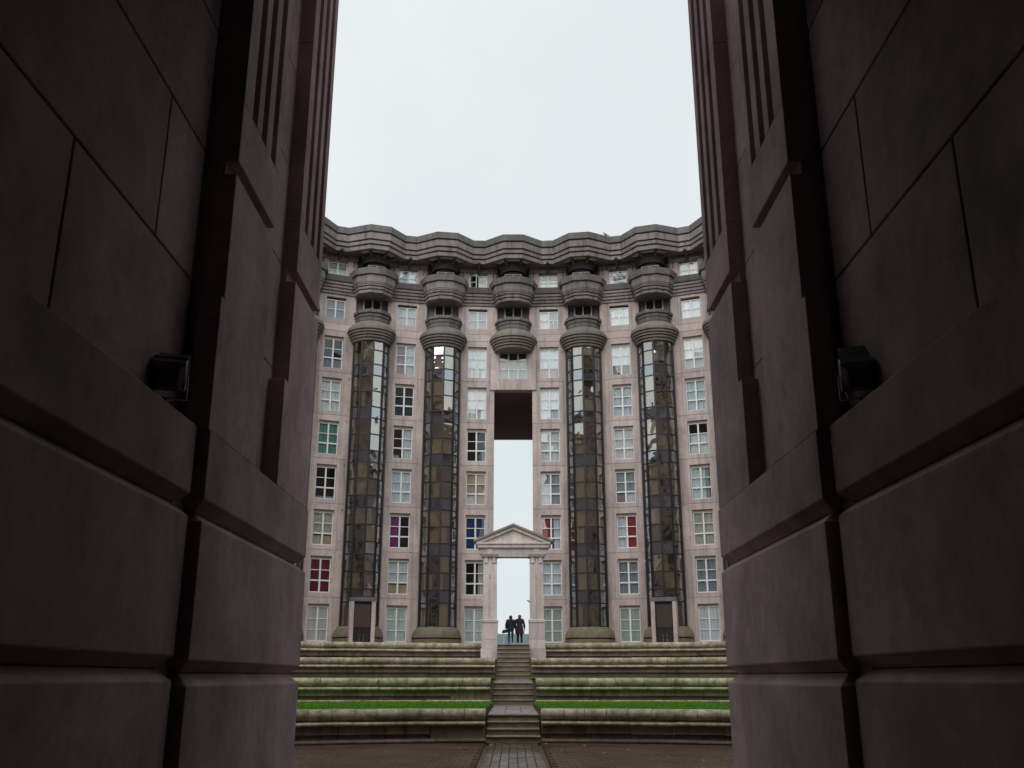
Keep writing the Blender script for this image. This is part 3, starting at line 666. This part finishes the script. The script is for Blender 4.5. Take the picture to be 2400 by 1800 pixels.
# wavy cornice ----------------------------------------------------------------
RT, RA = RAD-.95, RAD-1.95
WALL = [-30.5]+WPH+[30.5]
def cpath(gi):
    """bulge segment round one column in plan: trough end, apex, apex, trough end"""
    pts = []
    for ph, r, tang in ((WALL[gi], RT, .37), (GPH[gi], RA, -.66), (GPH[gi], RA, .66), (WALL[gi+1], RT, -.37)):
        a = R_(ph); cx, cy = r*math.sin(a), CY+r*math.cos(a)
        pts.append(Vector((cx+math.cos(a)*tang, cy-math.sin(a)*tang)))
    return pts
corn_prof = [(0, 27.45), (0, 27.02), (.10, 27.00), (.18, 26.98), (.18, 26.93), (.07, 26.93), (.07, 26.52), (.16, 26.50), (.25, 26.48), (.25, 26.43), (.14, 26.43), (.14, 26.22), (.22, 26.20), (.32, 26.18), (.32, 26.13), (.21, 26.13), (.21, 25.88)]
def sweep(pts, prof, back, shrink=.004, ends=None):
    nrm = []
    for i in range(len(pts)):
        a = pts[max(0, i-1)]; c = pts[min(len(pts)-1, i+1)]
        if 0 < i < len(pts)-1:
            d1 = (pts[i]-a).normalized(); d2 = (c-pts[i]).normalized(); n1 = Vector((-d1.y, d1.x)); n2 = Vector((-d2.y, d2.x)); n = (n1+n2).normalized(); n /= max(.5, n.dot(n1))
        else:
            d = (c-a).normalized(); n = Vector((-d.y, d.x))
        nrm.append(n)
    if ends: nrm[0], nrm[-1] = [Vector((math.sin(R_(e)), math.cos(R_(e)))) for e in ends]
    pp = list(pts)
    pp[0] = pts[0]+(pts[1]-pts[0]).normalized()*shrink; pp[-1] = pts[-1]+(pts[-2]-pts[-1]).normalized()*shrink
    rings = []
    zt, zb = prof[0][1], prof[-1][1]
    for p, n in zip(pp, nrm):
        ring = [(p.x+n.x*o, p.y+n.y*o, z) for o, z in prof]
        q1 = p+n*.28; ctr = Vector((0, CY)); dirr = (p-ctr).normalized(); bk = ctr+dirr*back
        ring += [(bk.x, bk.y, zb), (bk.x, bk.y, zb+.22), (q1.x+dirr.x*.1, q1.y+dirr.y*.1, 26.3), (q1.x, q1.y, zt)]
        rings.append(ring)
    return MB().loft(rings)
for gi, phi in enumerate(GPH):
    b = sweep(cpath(gi), corn_prof, RAD+.35, .002, (WALL[gi], WALL[gi+1]))
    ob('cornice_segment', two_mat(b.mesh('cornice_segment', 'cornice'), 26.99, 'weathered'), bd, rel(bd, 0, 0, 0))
for phi in WPH:
    a = R_(phi); c = Vector((RT*math.sin(a), CY+RT*math.cos(a))); tv = Vector((math.cos(a), -math.sin(a)))
    b = sweep([c-tv*.37, c+tv*.37], corn_prof, RAD+.35, .016 if abs(abs(phi)-13.15) < .1 else .003)
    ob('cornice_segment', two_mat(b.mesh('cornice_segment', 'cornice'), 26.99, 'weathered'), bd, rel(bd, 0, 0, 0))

# centre bay with the tall opening ---------------------------------------------
cb = MB().panel(-1.47, 1.47, 17.47, 20.74, -.12, .5, hole=(-.90, .90, 18.21, 20.15)).mesh('lintel_panel', 'facade')
at('lintel_panel', cb, 0)
Z9, HV9 = [.66, 1.22], [True, False]
o = window(0, 18.21, frame_mesh(1.80, 1.94, 3, Z9, HV9), 1.80, 1.94, 3, Z9, HV9, [(0, 1, .0, .72, 'greyblue')], depth=.05)
at('band_panel', MB().panel(-1.3, 1.3, 20.74, 22.0, .2, .5).mesh('band_panel', 'facade'), 0)
b = MB()
for s in (-1, 1):      # radial side walls of the opening
    p0 = fr(s*2.30, RAD+.25); p1 = fr(s*2.30, RAD+13.2); p2 = fr(s*3.0, RAD+13.2); p3 = fr(s*3.3, RAD+.25)
    b.prism([p0, p1, p2, p3], 1.6, 20.5)
ob('opening_side', b.mesh('opening_side', 'facade'), bd, rel(bd, 0, 0, 0))
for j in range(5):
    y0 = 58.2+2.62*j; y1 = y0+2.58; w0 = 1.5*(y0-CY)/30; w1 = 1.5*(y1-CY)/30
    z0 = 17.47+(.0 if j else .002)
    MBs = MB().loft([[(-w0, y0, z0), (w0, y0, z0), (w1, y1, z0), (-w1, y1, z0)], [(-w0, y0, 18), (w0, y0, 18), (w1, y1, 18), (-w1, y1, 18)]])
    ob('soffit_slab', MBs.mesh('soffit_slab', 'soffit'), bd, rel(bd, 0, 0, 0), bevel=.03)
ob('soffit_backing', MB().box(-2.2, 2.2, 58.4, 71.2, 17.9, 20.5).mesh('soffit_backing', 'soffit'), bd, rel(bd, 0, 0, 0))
# body of the building behind: inner walls, rear wall, roof
def arcwall(r0, r1, a0, a1, z0, z1, n=16):
    b = MB(); rings = []
    for i in range(n+1):
        a = a0+(a1-a0)*i/n; p, q = fr(a, r0), fr(a, r1)
        rings.append([(*p, z0), (*q, z0), (*q, z1), (*p, z1)])
    return b.loft(rings)
for s in (-1, 1):
    a0, a1 = sorted((s*3.0, s*28.0)); ob('interior_wall', arcwall(RAD+1.9, RAD+2.0, a0, a1, 1.6, 26.0).mesh('interior_wall', 'room'), bd, rel(bd, 0, 0, 0))
    ob('rear_wall', arcwall(RAD+13.0, RAD+13.3, *sorted((s*2.9, s*72.0)), 1.6, 26.0, 30).mesh('rear_wall', 'facade'), bd, rel(bd, 0, 0, 0))
    ob('wing_wall', arcwall(RAD-.05, RAD+.4, *sorted((s*28.0, s*72.0)), 0.0, 26.9, 20).mesh('wing_wall', 'facade'), bd, rel(bd, 0, 0, 0))
    ob('wing_cornice', arcwall(RAD-1.5, RAD+.5, *sorted((s*30.6, s*72.0)), 25.9, 27.4, 20).mesh('wing_cornice', 'cornice'), bd, rel(bd, 0, 0, 0))
    for k in range(8): ob('floor_slab', arcwall(RAD+.31, RAD+1.9, *sorted((s*3.4, s*28.0)), JT[k]-.1, JT[k]+.1, 10).mesh('floor_slab', 'room'), bd, rel(bd, 0, 0, 0))
ob('roof_slab', arcwall(RAD+.36, RAD+13.2, -72, 72, 26.05, 26.35, 60).mesh('roof_slab', 'weathered'), bd, rel(bd, 0, 0, 0))

# sale board in an attic window ------------------------------------------------
a = R_(13.15); x, y = fr(13.15, RAD-.02)
sg = root('sale_board', (x, y, 24.40), 'white VENDU sale board with blue band and key, leaning in an attic window', 'sign')
sg.rotation_euler = (0, 0, -a)
ob('board', MB().box(-.30, .56, 0, .02, 0, .76).mesh('board', 'sign_white'), sg, (0, 0, 0))
ob('blue_band', MB().prism([(0,0)]*3, 0, 0).mesh('x', 'sign_blue') if False else MB().loft([[(-.28,-.004,.27),(.50,-.004,.36),(.52,-.004,.60),(-.28,-.004,.58)], [(-.28,-.001,.27),(.50,-.001,.36),(.52,-.001,.60),(-.28,-.001,.58)]]).mesh('blue_band', 'sign_blue'), sg, (0, 0, 0))
ob('yellow_foot', MB().box(-.30, .56, -.004, -.001, 0, .09).mesh('yellow_foot', 'sign_yellow'), sg, (0, 0, 0))
def text_mesh(s, size, mat):
    cu = bpy.data.curves.new('txt', 'FONT'); cu.body = s; cu.size = size; cu.align_x = 'CENTER'; cu.extrude = .001; cu.offset = .004
    o = bpy.data.objects.new('txt', cu); COL.objects.link(o); bpy.context.view_layer.update()
    me = bpy.data.meshes.new_from_object(o.evaluated_get(bpy.context.evaluated_depsgraph_get())); bpy.data.objects.remove(o)
    me.name = 'lettering'; me.materials.clear(); me.materials.append(MATS[mat]); return me
ob('lettering', text_mesh('VENDU', .155, 'sign_text'), sg, (.13, -.004, .625), 0, R_(90))
ob('lettering', text_mesh('01.60.35.27.27', .10, 'sign_text'), sg, (.13, -.004, .14), 0, R_(90))
ky = MB(); n = 16
ring = []
for i in range(n):
    c_, s_ = math.cos(2*math.pi*i/n), math.sin(2*math.pi*i/n); ring.append((c_, s_))
ky.loft([[(-.08+.10*c_, -.006, .49+.085*s_) for c_, s_ in ring], [(-.08+.05*c_, -.006, .49+.04*s_) for c_, s_ in ring], [(-.08+.05*c_, -.004, .49+.04*s_) for c_, s_ in ring]], caps=False)
ky.box(.02, .28, -.007, -.004, .475, .505).box(.22, .25, -.007, -.004, .42, .475).box(.27, .32, -.007, -.004, .40, .50)
ob('key_emblem', ky.mesh('key_emblem', 'sign_white'), sg, (0, 0, 0))

# ------------------------------------------------------------------ pedimented gate
YA = 50.15
gt = root('pedimented_gate', (0, YA+.4, .85), 'small pale stone gate with pediment on two piers at the head of the stair', 'gate')
def gp(name, b, mat='gate', bevel=.012, **k): return ob(name, b.mesh(name, mat, k.get('smooth')), gt, rel(gt, 0, YA, 0), bevel=bevel)
for s in (-1, 1):
    c = s*1.215
    gp('plinth', MB().box(c-.445, c+.445, -.05, .85, .80, 1.405)); gp('pedestal', MB().box(c-.41, c+.41, 0, .80, 1.415, 1.86)); gp('pedestal', MB().box(c-.41, c+.41, 0, .80, 1.872, 2.64))
    gp('pedestal_cap', MB().loft([[(c-q, .4-d, z), (c+q, .4-d, z), (c+q, .4+d, z), (c-q, .4+d, z)] for q, d, z in ((.39, .38, 2.64), (.39, .38, 2.67), (.43, .42, 2.70), (.43, .42, 2.82), (.37, .36, 2.86))]), bevel=.006)
    # shaft: two engaged half shafts with a groove between them
    gp('shaft', MB().loft([[(c-.355+e, .05+e, z), (c-.05, .05+e, z), (c-.045, .10, z), (c+.045, .10, z), (c+.05, .05+e, z), (c+.355-e, .05+e, z), (c+.355-e, .75-e, z), (c-.355+e, .75-e, z)] for e, z in ((0, 2.86), (0, 4.0), (.015, 5.72))]), bevel=.006)
    gp('shaft_fillet', MB().loft([[(c-q, .06, z), (c+q, .06, z), (c+q, .12, z), (c-q, .12, z)] for q, z in ((.02, 4.95), (.045, 5.15), (.05, 6.02))]), bevel=.004)
    for q in (-.20, .20):
        gp('capital_drum', MB().lathe([(.155, 5.70), (.165, 5.74), (.165, 5.79), (.15, 5.80), (.15, 5.97), (.16, 6.02)], 20, c+q, .17), smooth=35, bevel=0)
        gp('capital_drum', MB().lathe([(.155, 5.70), (.165, 5.74), (.165, 5.79), (.15, 5.80), (.15, 5.97), (.16, 6.02)], 20, c+q, .62), smooth=35, bevel=0)
    gp('capital_core', MB().box(c-.33, c+.33, .16, .70, 5.70, 6.02))
    gp('abacus', MB().box(c-.43, c+.43, -.02, .82, 6.022, 6.17), 'gate_top')
gp('architrave', MB().box(-1.72, 1.72, .03, .77, 6.172, 6.46).box(-.80, .80, .035, .765, 6.03, 6.172))
for s in (-1, 1): gp('frieze_block', MB().box(s*1.22-.15, s*1.22+.15, -.01, .81, 6.174, 6.462))
gp('fascia', MB().box(-1.57+.5, 1.57-.5, .015, .785, 6.42, 6.458))
gp('cornice', MB().loft([[(-q, .4-d, z), (q, .4-d, z), (q, .4+d, z), (-q, .4+d, z)] for q, d, z in ((1.80, .42, 6.464), (1.88, .48, 6.50), (1.88, .48, 6.64), (1.95, .54, 6.68), (1.95, .54, 6.76))]))
gp('tympanum', MB().loft([[(-1.7, y, 6.762), (1.7, y, 6.762), (0, y, 7.55)] for y in (.05, .75)]))
for s in (-1, 1):
    def rk(off, th_, y0, y1, ext):
        # raking member, off = distance below the top line
        t_ = Vector((2.10, -.87)).normalized(); nn = Vector((-t_.y, t_.x)); ap = Vector((0, 7.76)); e = Vector((2.10*ext, 7.76-.87*ext))
        A = [ap+Vector((0, -off/nn.y)), e-nn*off, e-nn*(off+th_), ap+Vector((0, -(off+th_)/nn.y))]
        return MB().loft([[(s*p.x, y, p.y) for p in A] for y in (y0, y1)])
    gp('raking_cornice', rk(0, .12, -.16, .96, 1.0), 'gate_top'); gp('raking_mould', rk(.121, .16, -.08, .88, .95))

# ------------------------------------------------------------------ railing behind the gate
rl = root('glass_railing', (0, 61, 1.6), 'white framed glass railing behind the two people', 'railing')
for x in (-1.45, -.60, .0, .57, 1.42): ob('post', MB().box(-.035, .035, -.03, .03, 0, .93).mesh('post', 'rail_white'), rl, (x, 0, 0))
ob('top_rail', MB().box(-1.5, 1.5, -.045, .045, .932, .99).mesh('top_rail', 'rail_white'), rl, (0, 0, 0))
ob('bottom_rail', MB().box(-1.5, 1.5, -.025, .025, .06, .10).mesh('bottom_rail', 'rail_white'), rl, (0, .004, 0))
for a_, c_ in ((-1.41, -.64), (-.56, -.04), (.04, .53), (.61, 1.38)): ob('glass_panel', MB().box(a_, c_, .01, .022, .102, .928).mesh('glass_panel', 'rail_glass'), rl, (0, 0, 0))

# ------------------------------------------------------------------ passage walls (left and right)
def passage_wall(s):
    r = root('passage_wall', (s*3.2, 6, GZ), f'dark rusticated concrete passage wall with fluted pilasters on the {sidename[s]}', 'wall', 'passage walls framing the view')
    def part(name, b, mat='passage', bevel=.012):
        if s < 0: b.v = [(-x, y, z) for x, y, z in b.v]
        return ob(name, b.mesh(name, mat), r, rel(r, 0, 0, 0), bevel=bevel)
    XO = 3.9
    def block(x, y0, y1, lv, y0c=1, y1c=1):
        """rusticated block: (inset, z) levels"""
        return MB().loft([[(x+i, y0+i*y0c, z), (XO, y0+i*y0c, z), (XO, y1-i*y1c, z), (x+i, y1-i*y1c, z)] for i, z in lv])
    # outer pier
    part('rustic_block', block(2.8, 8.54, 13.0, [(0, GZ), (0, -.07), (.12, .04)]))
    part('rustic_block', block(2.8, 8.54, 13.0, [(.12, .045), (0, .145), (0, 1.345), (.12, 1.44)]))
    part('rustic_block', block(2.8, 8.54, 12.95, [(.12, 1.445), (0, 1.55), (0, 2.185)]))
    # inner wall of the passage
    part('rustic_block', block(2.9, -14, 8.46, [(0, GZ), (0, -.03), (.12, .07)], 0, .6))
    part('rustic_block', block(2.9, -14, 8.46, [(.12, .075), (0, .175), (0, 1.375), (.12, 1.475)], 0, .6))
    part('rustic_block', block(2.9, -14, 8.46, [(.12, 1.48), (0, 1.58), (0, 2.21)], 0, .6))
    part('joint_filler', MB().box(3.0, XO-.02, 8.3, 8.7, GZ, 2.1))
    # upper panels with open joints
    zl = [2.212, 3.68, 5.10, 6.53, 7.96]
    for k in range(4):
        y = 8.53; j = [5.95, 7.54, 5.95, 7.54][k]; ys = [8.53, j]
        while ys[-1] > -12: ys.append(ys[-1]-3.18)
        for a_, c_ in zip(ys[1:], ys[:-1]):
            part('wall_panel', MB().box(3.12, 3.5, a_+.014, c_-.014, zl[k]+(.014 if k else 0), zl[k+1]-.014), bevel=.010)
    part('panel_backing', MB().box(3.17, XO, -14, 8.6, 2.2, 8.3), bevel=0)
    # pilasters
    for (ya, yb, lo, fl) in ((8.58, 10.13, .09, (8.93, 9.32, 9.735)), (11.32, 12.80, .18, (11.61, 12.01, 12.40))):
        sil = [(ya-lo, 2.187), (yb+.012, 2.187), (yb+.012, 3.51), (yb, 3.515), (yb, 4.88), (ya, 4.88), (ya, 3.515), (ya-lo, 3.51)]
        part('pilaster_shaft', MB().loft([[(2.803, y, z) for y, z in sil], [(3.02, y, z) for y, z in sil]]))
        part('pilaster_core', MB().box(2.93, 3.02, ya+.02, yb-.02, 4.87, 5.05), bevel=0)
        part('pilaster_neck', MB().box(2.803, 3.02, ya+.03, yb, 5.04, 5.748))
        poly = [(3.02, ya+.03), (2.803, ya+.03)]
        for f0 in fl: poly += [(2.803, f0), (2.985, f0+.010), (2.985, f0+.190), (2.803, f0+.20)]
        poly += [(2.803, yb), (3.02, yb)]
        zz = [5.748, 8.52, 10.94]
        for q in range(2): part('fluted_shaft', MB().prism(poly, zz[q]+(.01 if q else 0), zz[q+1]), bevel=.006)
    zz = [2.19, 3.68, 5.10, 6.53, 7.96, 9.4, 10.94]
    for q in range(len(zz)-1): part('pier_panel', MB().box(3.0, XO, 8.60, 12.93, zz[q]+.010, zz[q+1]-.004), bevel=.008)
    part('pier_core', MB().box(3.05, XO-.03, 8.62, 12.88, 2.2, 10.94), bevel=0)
    return r
for s in (-1, 1): passage_wall(s)

# palace block the passage runs through (seen only as reflections and as the shade it gives)
pb = root('palace_block', (0, 0, GZ), 'massive concrete palace block over the dark passage', 'building')
def pp_(name, b, mat='palace'): return ob(name, b.mesh(name, mat), pb, rel(pb, 0, 0, 0))
pp_('passage_ceiling', MB().box(-3.9, 3.9, -14, 8.5, 7.05, 9.0), 'soot_dark')  # unseen; kept low and dark to cut light on the passage walls
pp_('upper_mass', MB().box(-3.9, 3.9, -14, 8.49, 9.01, 30), 'palace')  # unseen; raised high to block sky from the pilaster returns
pp_('passage_end', MB().box(-3.9, 3.9, -14.4, -14.0, GZ, 8.6), 'soot_dark')  # unseen; closed and dark so no light enters from behind
for s in (-1, 1):
    x0, x1 = sorted((s*3.905, s*14)); pp_('front_mass', MB().box(x0, x1, -14, 12.4, GZ, 13))
    x0, x1 = sorted((s*14.01, s*30)); pp_('tower_mass', MB().box(x0, x1, -14, 6, GZ, 36))
    x0, x1 = sorted((s*30.01, s*150)); pp_('side_wing', MB().box(x0, x1, -10, 8, GZ, 33))
    for i in range(4):
        x = s*(15.5+4.2*i)
        pp_('giant_pilaster', MB().box(x-.6, x+.6, 6.01, 6.6, GZ, 32))
        for k in range(8): pp_('dark_window', MB().box(x+2.1*s-.5, x+2.1*s+.5, 6.01, 6.04, 1.5+3*k, 3.3+3*k), 'room')
    x0, x1 = sorted((s*13.5, s*30.5)); pp_('top_cornice', MB().box(x0, x1, -14, 7.8, 36.01, 38)); pp_('mid_cornice', MB().box(x0, x1, 6.01, 7.2, 32.01, 33))
    x0, x1 = sorted((s*30.52, s*151)); pp_('wing_cornice', MB().box(x0, x1, -10, 9.2, 33.01, 34.5))
    x0, x1 = sorted((s*3.92, s*14.4)); pp_('front_cornice', MB().box(x0, x1, 11.0, 13.6, 13.01, 14))

# ------------------------------------------------------------------ floodlights on the ledges
def flood(s):
    r = root('floodlight', (s*2.99, 7.85, 2.21), 'black floodlight with red sticker bracketed on the left ledge' if s < 0 else 'black floodlight with open flaps bracketed on the right ledge', 'floodlight', 'floodlights on the passage ledges')
    r.rotation_euler = (0, 0, R_(-18*s)); r.scale = (.86, .86, .86)
    tilt = R_(28)
    def part(name, b, mat, loc=(0,0,0), rx=0.0, smooth=None): return ob(name, b.mesh(name, mat, smooth), r, loc, 0, rx, bevel=.004)
    part('base_plate', MB().box(-.05, .05, -.06, .06, 0, .012), 'flood_black')
    part('yoke', MB().box(-.20, -.185, -.02, .02, .10, .34).box(.185, .20, -.02, .02, .10, .34).box(-.20, .20, -.018, .018, .09, .105).box(-.02, .02, -.018, .018, .01, .09), 'steel')
    h = ob('housing', MB().loft([[(-q, y, -w), (q, y, -w), (q, y, w), (-q, y, w)] for q, y, w in ((.10, -.14, .09), (.17, -.05, .15), (.18, .10, .16), (.18, .16, .16))]).mesh('housing', 'flood_black'), r, (0, 0, .34), 0, tilt, bevel=.01)
    ob('lens', MB().box(-.16, .16, .161, .168, -.14, .14).mesh('lens', 'dark_metal'), h, (0, 0, 0))
    ob('sticker', MB().lathe([(.03, 0), (.03, .002)], 16).mesh('sticker', 'red_lens'), h, (.0, -.03, .152)) if s < 0 else ob('sticker', MB().lathe([(.03, 0), (.03, .002)], 16).mesh('sticker', 'red_lens'), h, (-.172, .02, .0))
    if s > 0:
        for sz in (-1, 1): ob('barn_door', MB().box(-.17, .17, 0, .20, -.005, .005).mesh('barn_door', 'flood_black'), h, (0, .165, sz*.15), 0, R_(25*sz))
    else:
        ob('visor', MB().box(-.19, .19, .10, .30, .165, .172).mesh('visor', 'flood_black'), h, (0, 0, 0)); ob('clip', MB().box(-.19, -.17, .12, .2, -.1, .172).box(.17, .19, .12, .2, -.1, .172).mesh('clip', 'steel'), h, (0, 0, 0))
    part('cable', MB().tube([(.02, -.05, .02), (.10, -.10, .05), (.14, -.12, .16), (.06, -.12, .26), (0, -.1, .31)], .008), 'flood_black')
    part('arm', MB().tube([(-.05, 0, .01), (-.10, .02, .08), (-.14, .05, .2)], .01), 'steel')
for s in (-1, 1): flood(s)

# ------------------------------------------------------------------ two people seen from behind
def skinmesh(name, verts, edges, rad, mat, rootv=0, sub=2):
    me = bpy.data.meshes.new(name); me.from_pydata(verts, edges, []); o = bpy.data.objects.new(name, me); COL.objects.link(o)
    sk = o.modifiers.new('skin', 'SKIN'); sk.use_smooth_shade = True
    for i, q in enumerate(rad): me.skin_vertices[0].data[i].radius = q if isinstance(q, tuple) else (q, q)
    me.skin_vertices[0].data[rootv].use_root = True
    sb = o.modifiers.new('sub', 'SUBSURF'); sb.levels = sub; sb.render_levels = sub
    bpy.context.view_layer.update()
    e = bpy.data.meshes.new_from_object(o.evaluated_get(bpy.context.evaluated_depsgraph_get())); bpy.data.objects.remove(o)
    e.name = name; e.materials.clear(); e.materials.append(MATS[mat])
    for p in e.polygons: p.use_smooth = True
    return e
def person(loc, rz, sc, label, man):
    r = root('person', loc, label, 'person', 'two people at the top of the stair'); r.rotation_euler = (0, 0, rz); r.scale = (sc, sc, sc)
    fl, frr = (.10, .02), (-.10, -.02)
    V = [(0,0,.95),(0,.01,1.12),(0,.015,1.30),(0,.01,1.45),(0,.02,1.52),(0,.03,1.60),(0,.03,1.70),                                       # spine, neck, head
         (.10,0,.90),(.115,.02,.50),(.12,-.01,.10),(.12,.10,.05), (-.10,0,.90),(-.11,.01,.50),(-.115,.0,.10),(-.115,.11,.05),            # legs
         (.19,.01,1.42),(.26,-.02,1.16),(.28,.06,.93),(.285,.09,.84), (-.19,.01,1.42),(-.25,-.02,1.16),(-.24,.08,.95),(-.22,.12,.88)]     # arms
    E_ = [(0,1),(1,2),(2,3),(3,4),(4,5),(5,6),(0,7),(7,8),(8,9),(9,10),(0,11),(11,12),(12,13),(13,14),(3,15),(15,16),(16,17),(17,18),(3,19),(19,20),(20,21),(21,22)]
    Rr = [(.15,.10),(.13,.095),(.15,.10),(.12,.08),.055,.085,.075,.085,.058,.042,.04,.085,.058,.042,.04,.055,.045,.035,.03,.055,.045,.035,.03]
    ob('body', skinmesh('body', V, E_, Rr, 'skin'), r, (0, 0, 0))
    # trousers
    tv = [(0,0,.97),(.095,0,.86),(.11,.02,.50),(.118,-.005,.12),(-.095,0,.86),(-.105,.01,.50),(-.112,.005,.12)]
    tr = [(.165,.115),(.10,.10),.078 if man else .07,.062 if man else .05,(.10,.10),.078 if man else .07,.062 if man else .05]
    ob('trousers', skinmesh('trousers', tv, [(0,1),(1,2),(2,3),(0,4),(4,5),(5,6)], tr, 'black_trousers' if man else 'jeans'), r, (0, 0, 0))
    # coat: torso with sleeves, then a flared skirt
    cm = 'plum_coat' if man else 'navy_jacket'
    cv = [(0,0,.98),(0,.0,1.15),(0,.01,1.33),(0,.015,1.46),(0,.02,1.515),(.185,.01,1.43),(.265,-.02,1.16),(.285,.05,.95),(-.185,.01,1.43),(-.265,-.02,1.16),(-.25,.07,.96)]
    cr = [(.19,.135),(.18,.13),(.19,.13),(.13,.10),.075,.085,.075,.06,.085,.075,.06]
    if not man: cr = [(.20,.15),(.205,.155),(.20,.15),(.14,.11),.085,.10,.09,.07,.10,.09,.07]
    ob('coat', skinmesh('coat', cv, [(0,1),(1,2),(2,3),(3,4),(3,5),(5,6),(6,7),(3,8),(8,9),(9,10)], cr, cm), r, (0, 0, 0))
    n = 28
    prof = ((1.12,.19,.13),(.98,.205,.145),(.80,.235,.165),(.66,.27,.19)) if man else ((1.10,.20,.15),(.98,.205,.155),(.86,.195,.15))
    rings = [[((q+(.012*math.sin(9*a_) if z < .9 else 0))*math.cos(a_), .01+w*math.sin(a_), z+(.02*math.sin(3*a_+1) if z < .7 else 0)) for a_ in [2*math.pi*i/n for i in range(n)]] for z, q, w in prof]
    ob('coat_skirt' if man else 'jacket_hem', MB().loft(rings, caps=True).mesh('coat_skirt', cm, 60), r, (0, 0, 0))
    ob('collar', MB().lathe([(.085, 1.49), (.095, 1.52), (.085, 1.56), (.07, 1.56)], 18, 0, .02).mesh('collar', cm, 60), r, (0, 0, 0))
    hv = MB().lathe([(.02, 1.735), (.06, 1.725), (.092, 1.68), (.098, 1.63), (.09, 1.585), (.075, 1.555), (.05, 1.55)], 20, 0, .012)
    hv.v = [(x, .012+(y-.012)*1.1-.012, z) for x, y, z in hv.v]
    ob('hair', hv.mesh('hair', 'hair_grey' if man else 'hair_dark', 60), r, (0, 0, 0))
    for sx in (-1, 1):
        ob('ear', MB().lathe([(.004, -.03), (.012, -.015), (.014, .01), (.004, .03)], 8).mesh('ear', 'skin', 60), r, (sx*.098, .03, 1.63))
        ob('shoe', MB().loft([[(-.045, -.06, 0), (.045, -.06, 0), (.05, .16, 0), (-.05, .16, 0)], [(-.045, -.06, .05), (.045, -.06, .05), (.05, .17, .04), (-.05, .17, .04)], [(-.035, -.05, .11), (.035, -.05, .11), (.03, .06, .09), (-.03, .06, .09)]]).mesh('shoe', 'shoe_white' if (man or sx > 0) else 'shoe_black'), r, (sx*.117, 0, 0), bevel=.015)
        # hand: palm, four fingers, thumb
        hx, hy, hz = (.285*sx, .075, .87) if sx > 0 else (-.235, .10, .89)
        h = MB().box(-.018, .018, -.04, .04, -.05, .05)
        for q in range(4): h.tube([(0, -.03+.02*q, -.05), (-.008*sx, -.03+.02*q, -.085), (-.025*sx, -.028+.02*q, -.105-.006*(q in (1, 2)))], .009, 6)
        h.tube([(0, .04, .02), (-.01*sx, .065, -.01), (-.02*sx, .07, -.035)], .010, 6)
        ob('hand', h.mesh('hand', 'skin', 60), r, (hx, hy, hz), bevel=.006)
    return r
pr = person((.335, 51.75, 1.61), R_(-4), .905, 'person in long plum coat and black trousers seen from behind, white shoes', True)
pl_ = person((-.135, 51.80, 1.61), R_(6), .885, 'person in navy jacket and blue jeans seen from behind, bag at left hip', False)
hb = root('handbag', (-.44, 51.78, 2.24), 'dark purple handbag at the hip of the person in jeans', 'bag')
ob('bag_body', MB().loft([[(-.15,-.05,-.02),(.15,-.05,.02),(.15,.05,.02),(-.15,.05,-.02)], [(-.16,-.06,.05),(.16,-.06,.09),(.16,.06,.09),(-.16,.06,.05)], [(-.12,-.04,.14),(.14,-.04,.20),(.14,.04,.20),(-.12,.04,.14)]]).mesh('bag_body', 'bag'), hb, (0, 0, 0), bevel=.02)
ob('bag_strap', MB().tube([(-.10, 0, .13), (-.02, 0, .24), (.10, 0, .30), (.16, 0, .2)], .01).mesh('bag_strap', 'bag'), hb, (0, 0, 0))

# ------------------------------------------------------------------ birds
def bird(loc, rz, label, flying):
    r = root('bird', loc, label, 'bird'); r.rotation_euler = (0, 0, rz)
    ob('body', MB().loft([[(x, q*math.cos(a_), zc+q*.85*math.sin(a_)) for a_ in [2*math.pi*i/10 for i in range(10)]] for x, q, zc in ((-.15, .012, .10), (-.10, .04, .11), (-.02, .07, .13), (.06, .065, .16), (.10, .04, .20), (.13, .042, .225), (.165, .03, .225), (.20, .004, .215))]).mesh('body', 'feather', 60), r, (0, 0, 0))
    ob('tail', MB().loft([[(-.12, -.03, .105), (-.12, .03, .105), (-.12, .03, .115), (-.12, -.03, .115)], [(-.30, -.045, .07), (-.30, .045, .07), (-.30, .045, .076), (-.30, -.045, .076)]]).mesh('tail', 'feather'), r, (0, 0, 0))
    if flying:
        for s in (-1, 1): ob('wing', MB().loft([[(.07, s*.05, .15), (-.09, s*.05, .14), (-.09, s*.05, .148), (.07, s*.05, .158)], [(.02, s*.22, .22), (-.10, s*.22, .21), (-.10, s*.22, .216), (.02, s*.22, .226)], [(-.06, s*.36, .19), (-.10, s*.36, .188), (-.10, s*.36, .191), (-.06, s*.36, .193)]]).mesh('wing', 'feather'), r, (0, 0, 0))
    else:
        for s in (-1, 1): ob('leg', MB().tube([(0, s*.025, 0), (.0, s*.025, .08)], .006, 6).mesh('leg', 'red_lens'), r, (0, 0, 0))
x, y = 6.02, 56.36
bird((x, y, 27.45), R_(200), 'small dark bird perched on the wavy cornice', False)
bird((.98, 56.5, 4.05), R_(185), 'small dark bird flying beside the right gate pier', True)

# ------------------------------------------------------------------ lift the place so the ground is at zero
for o in COL.objects:
    if o.parent is None and o.type in ('MESH', 'EMPTY'): o.location.z += EYE
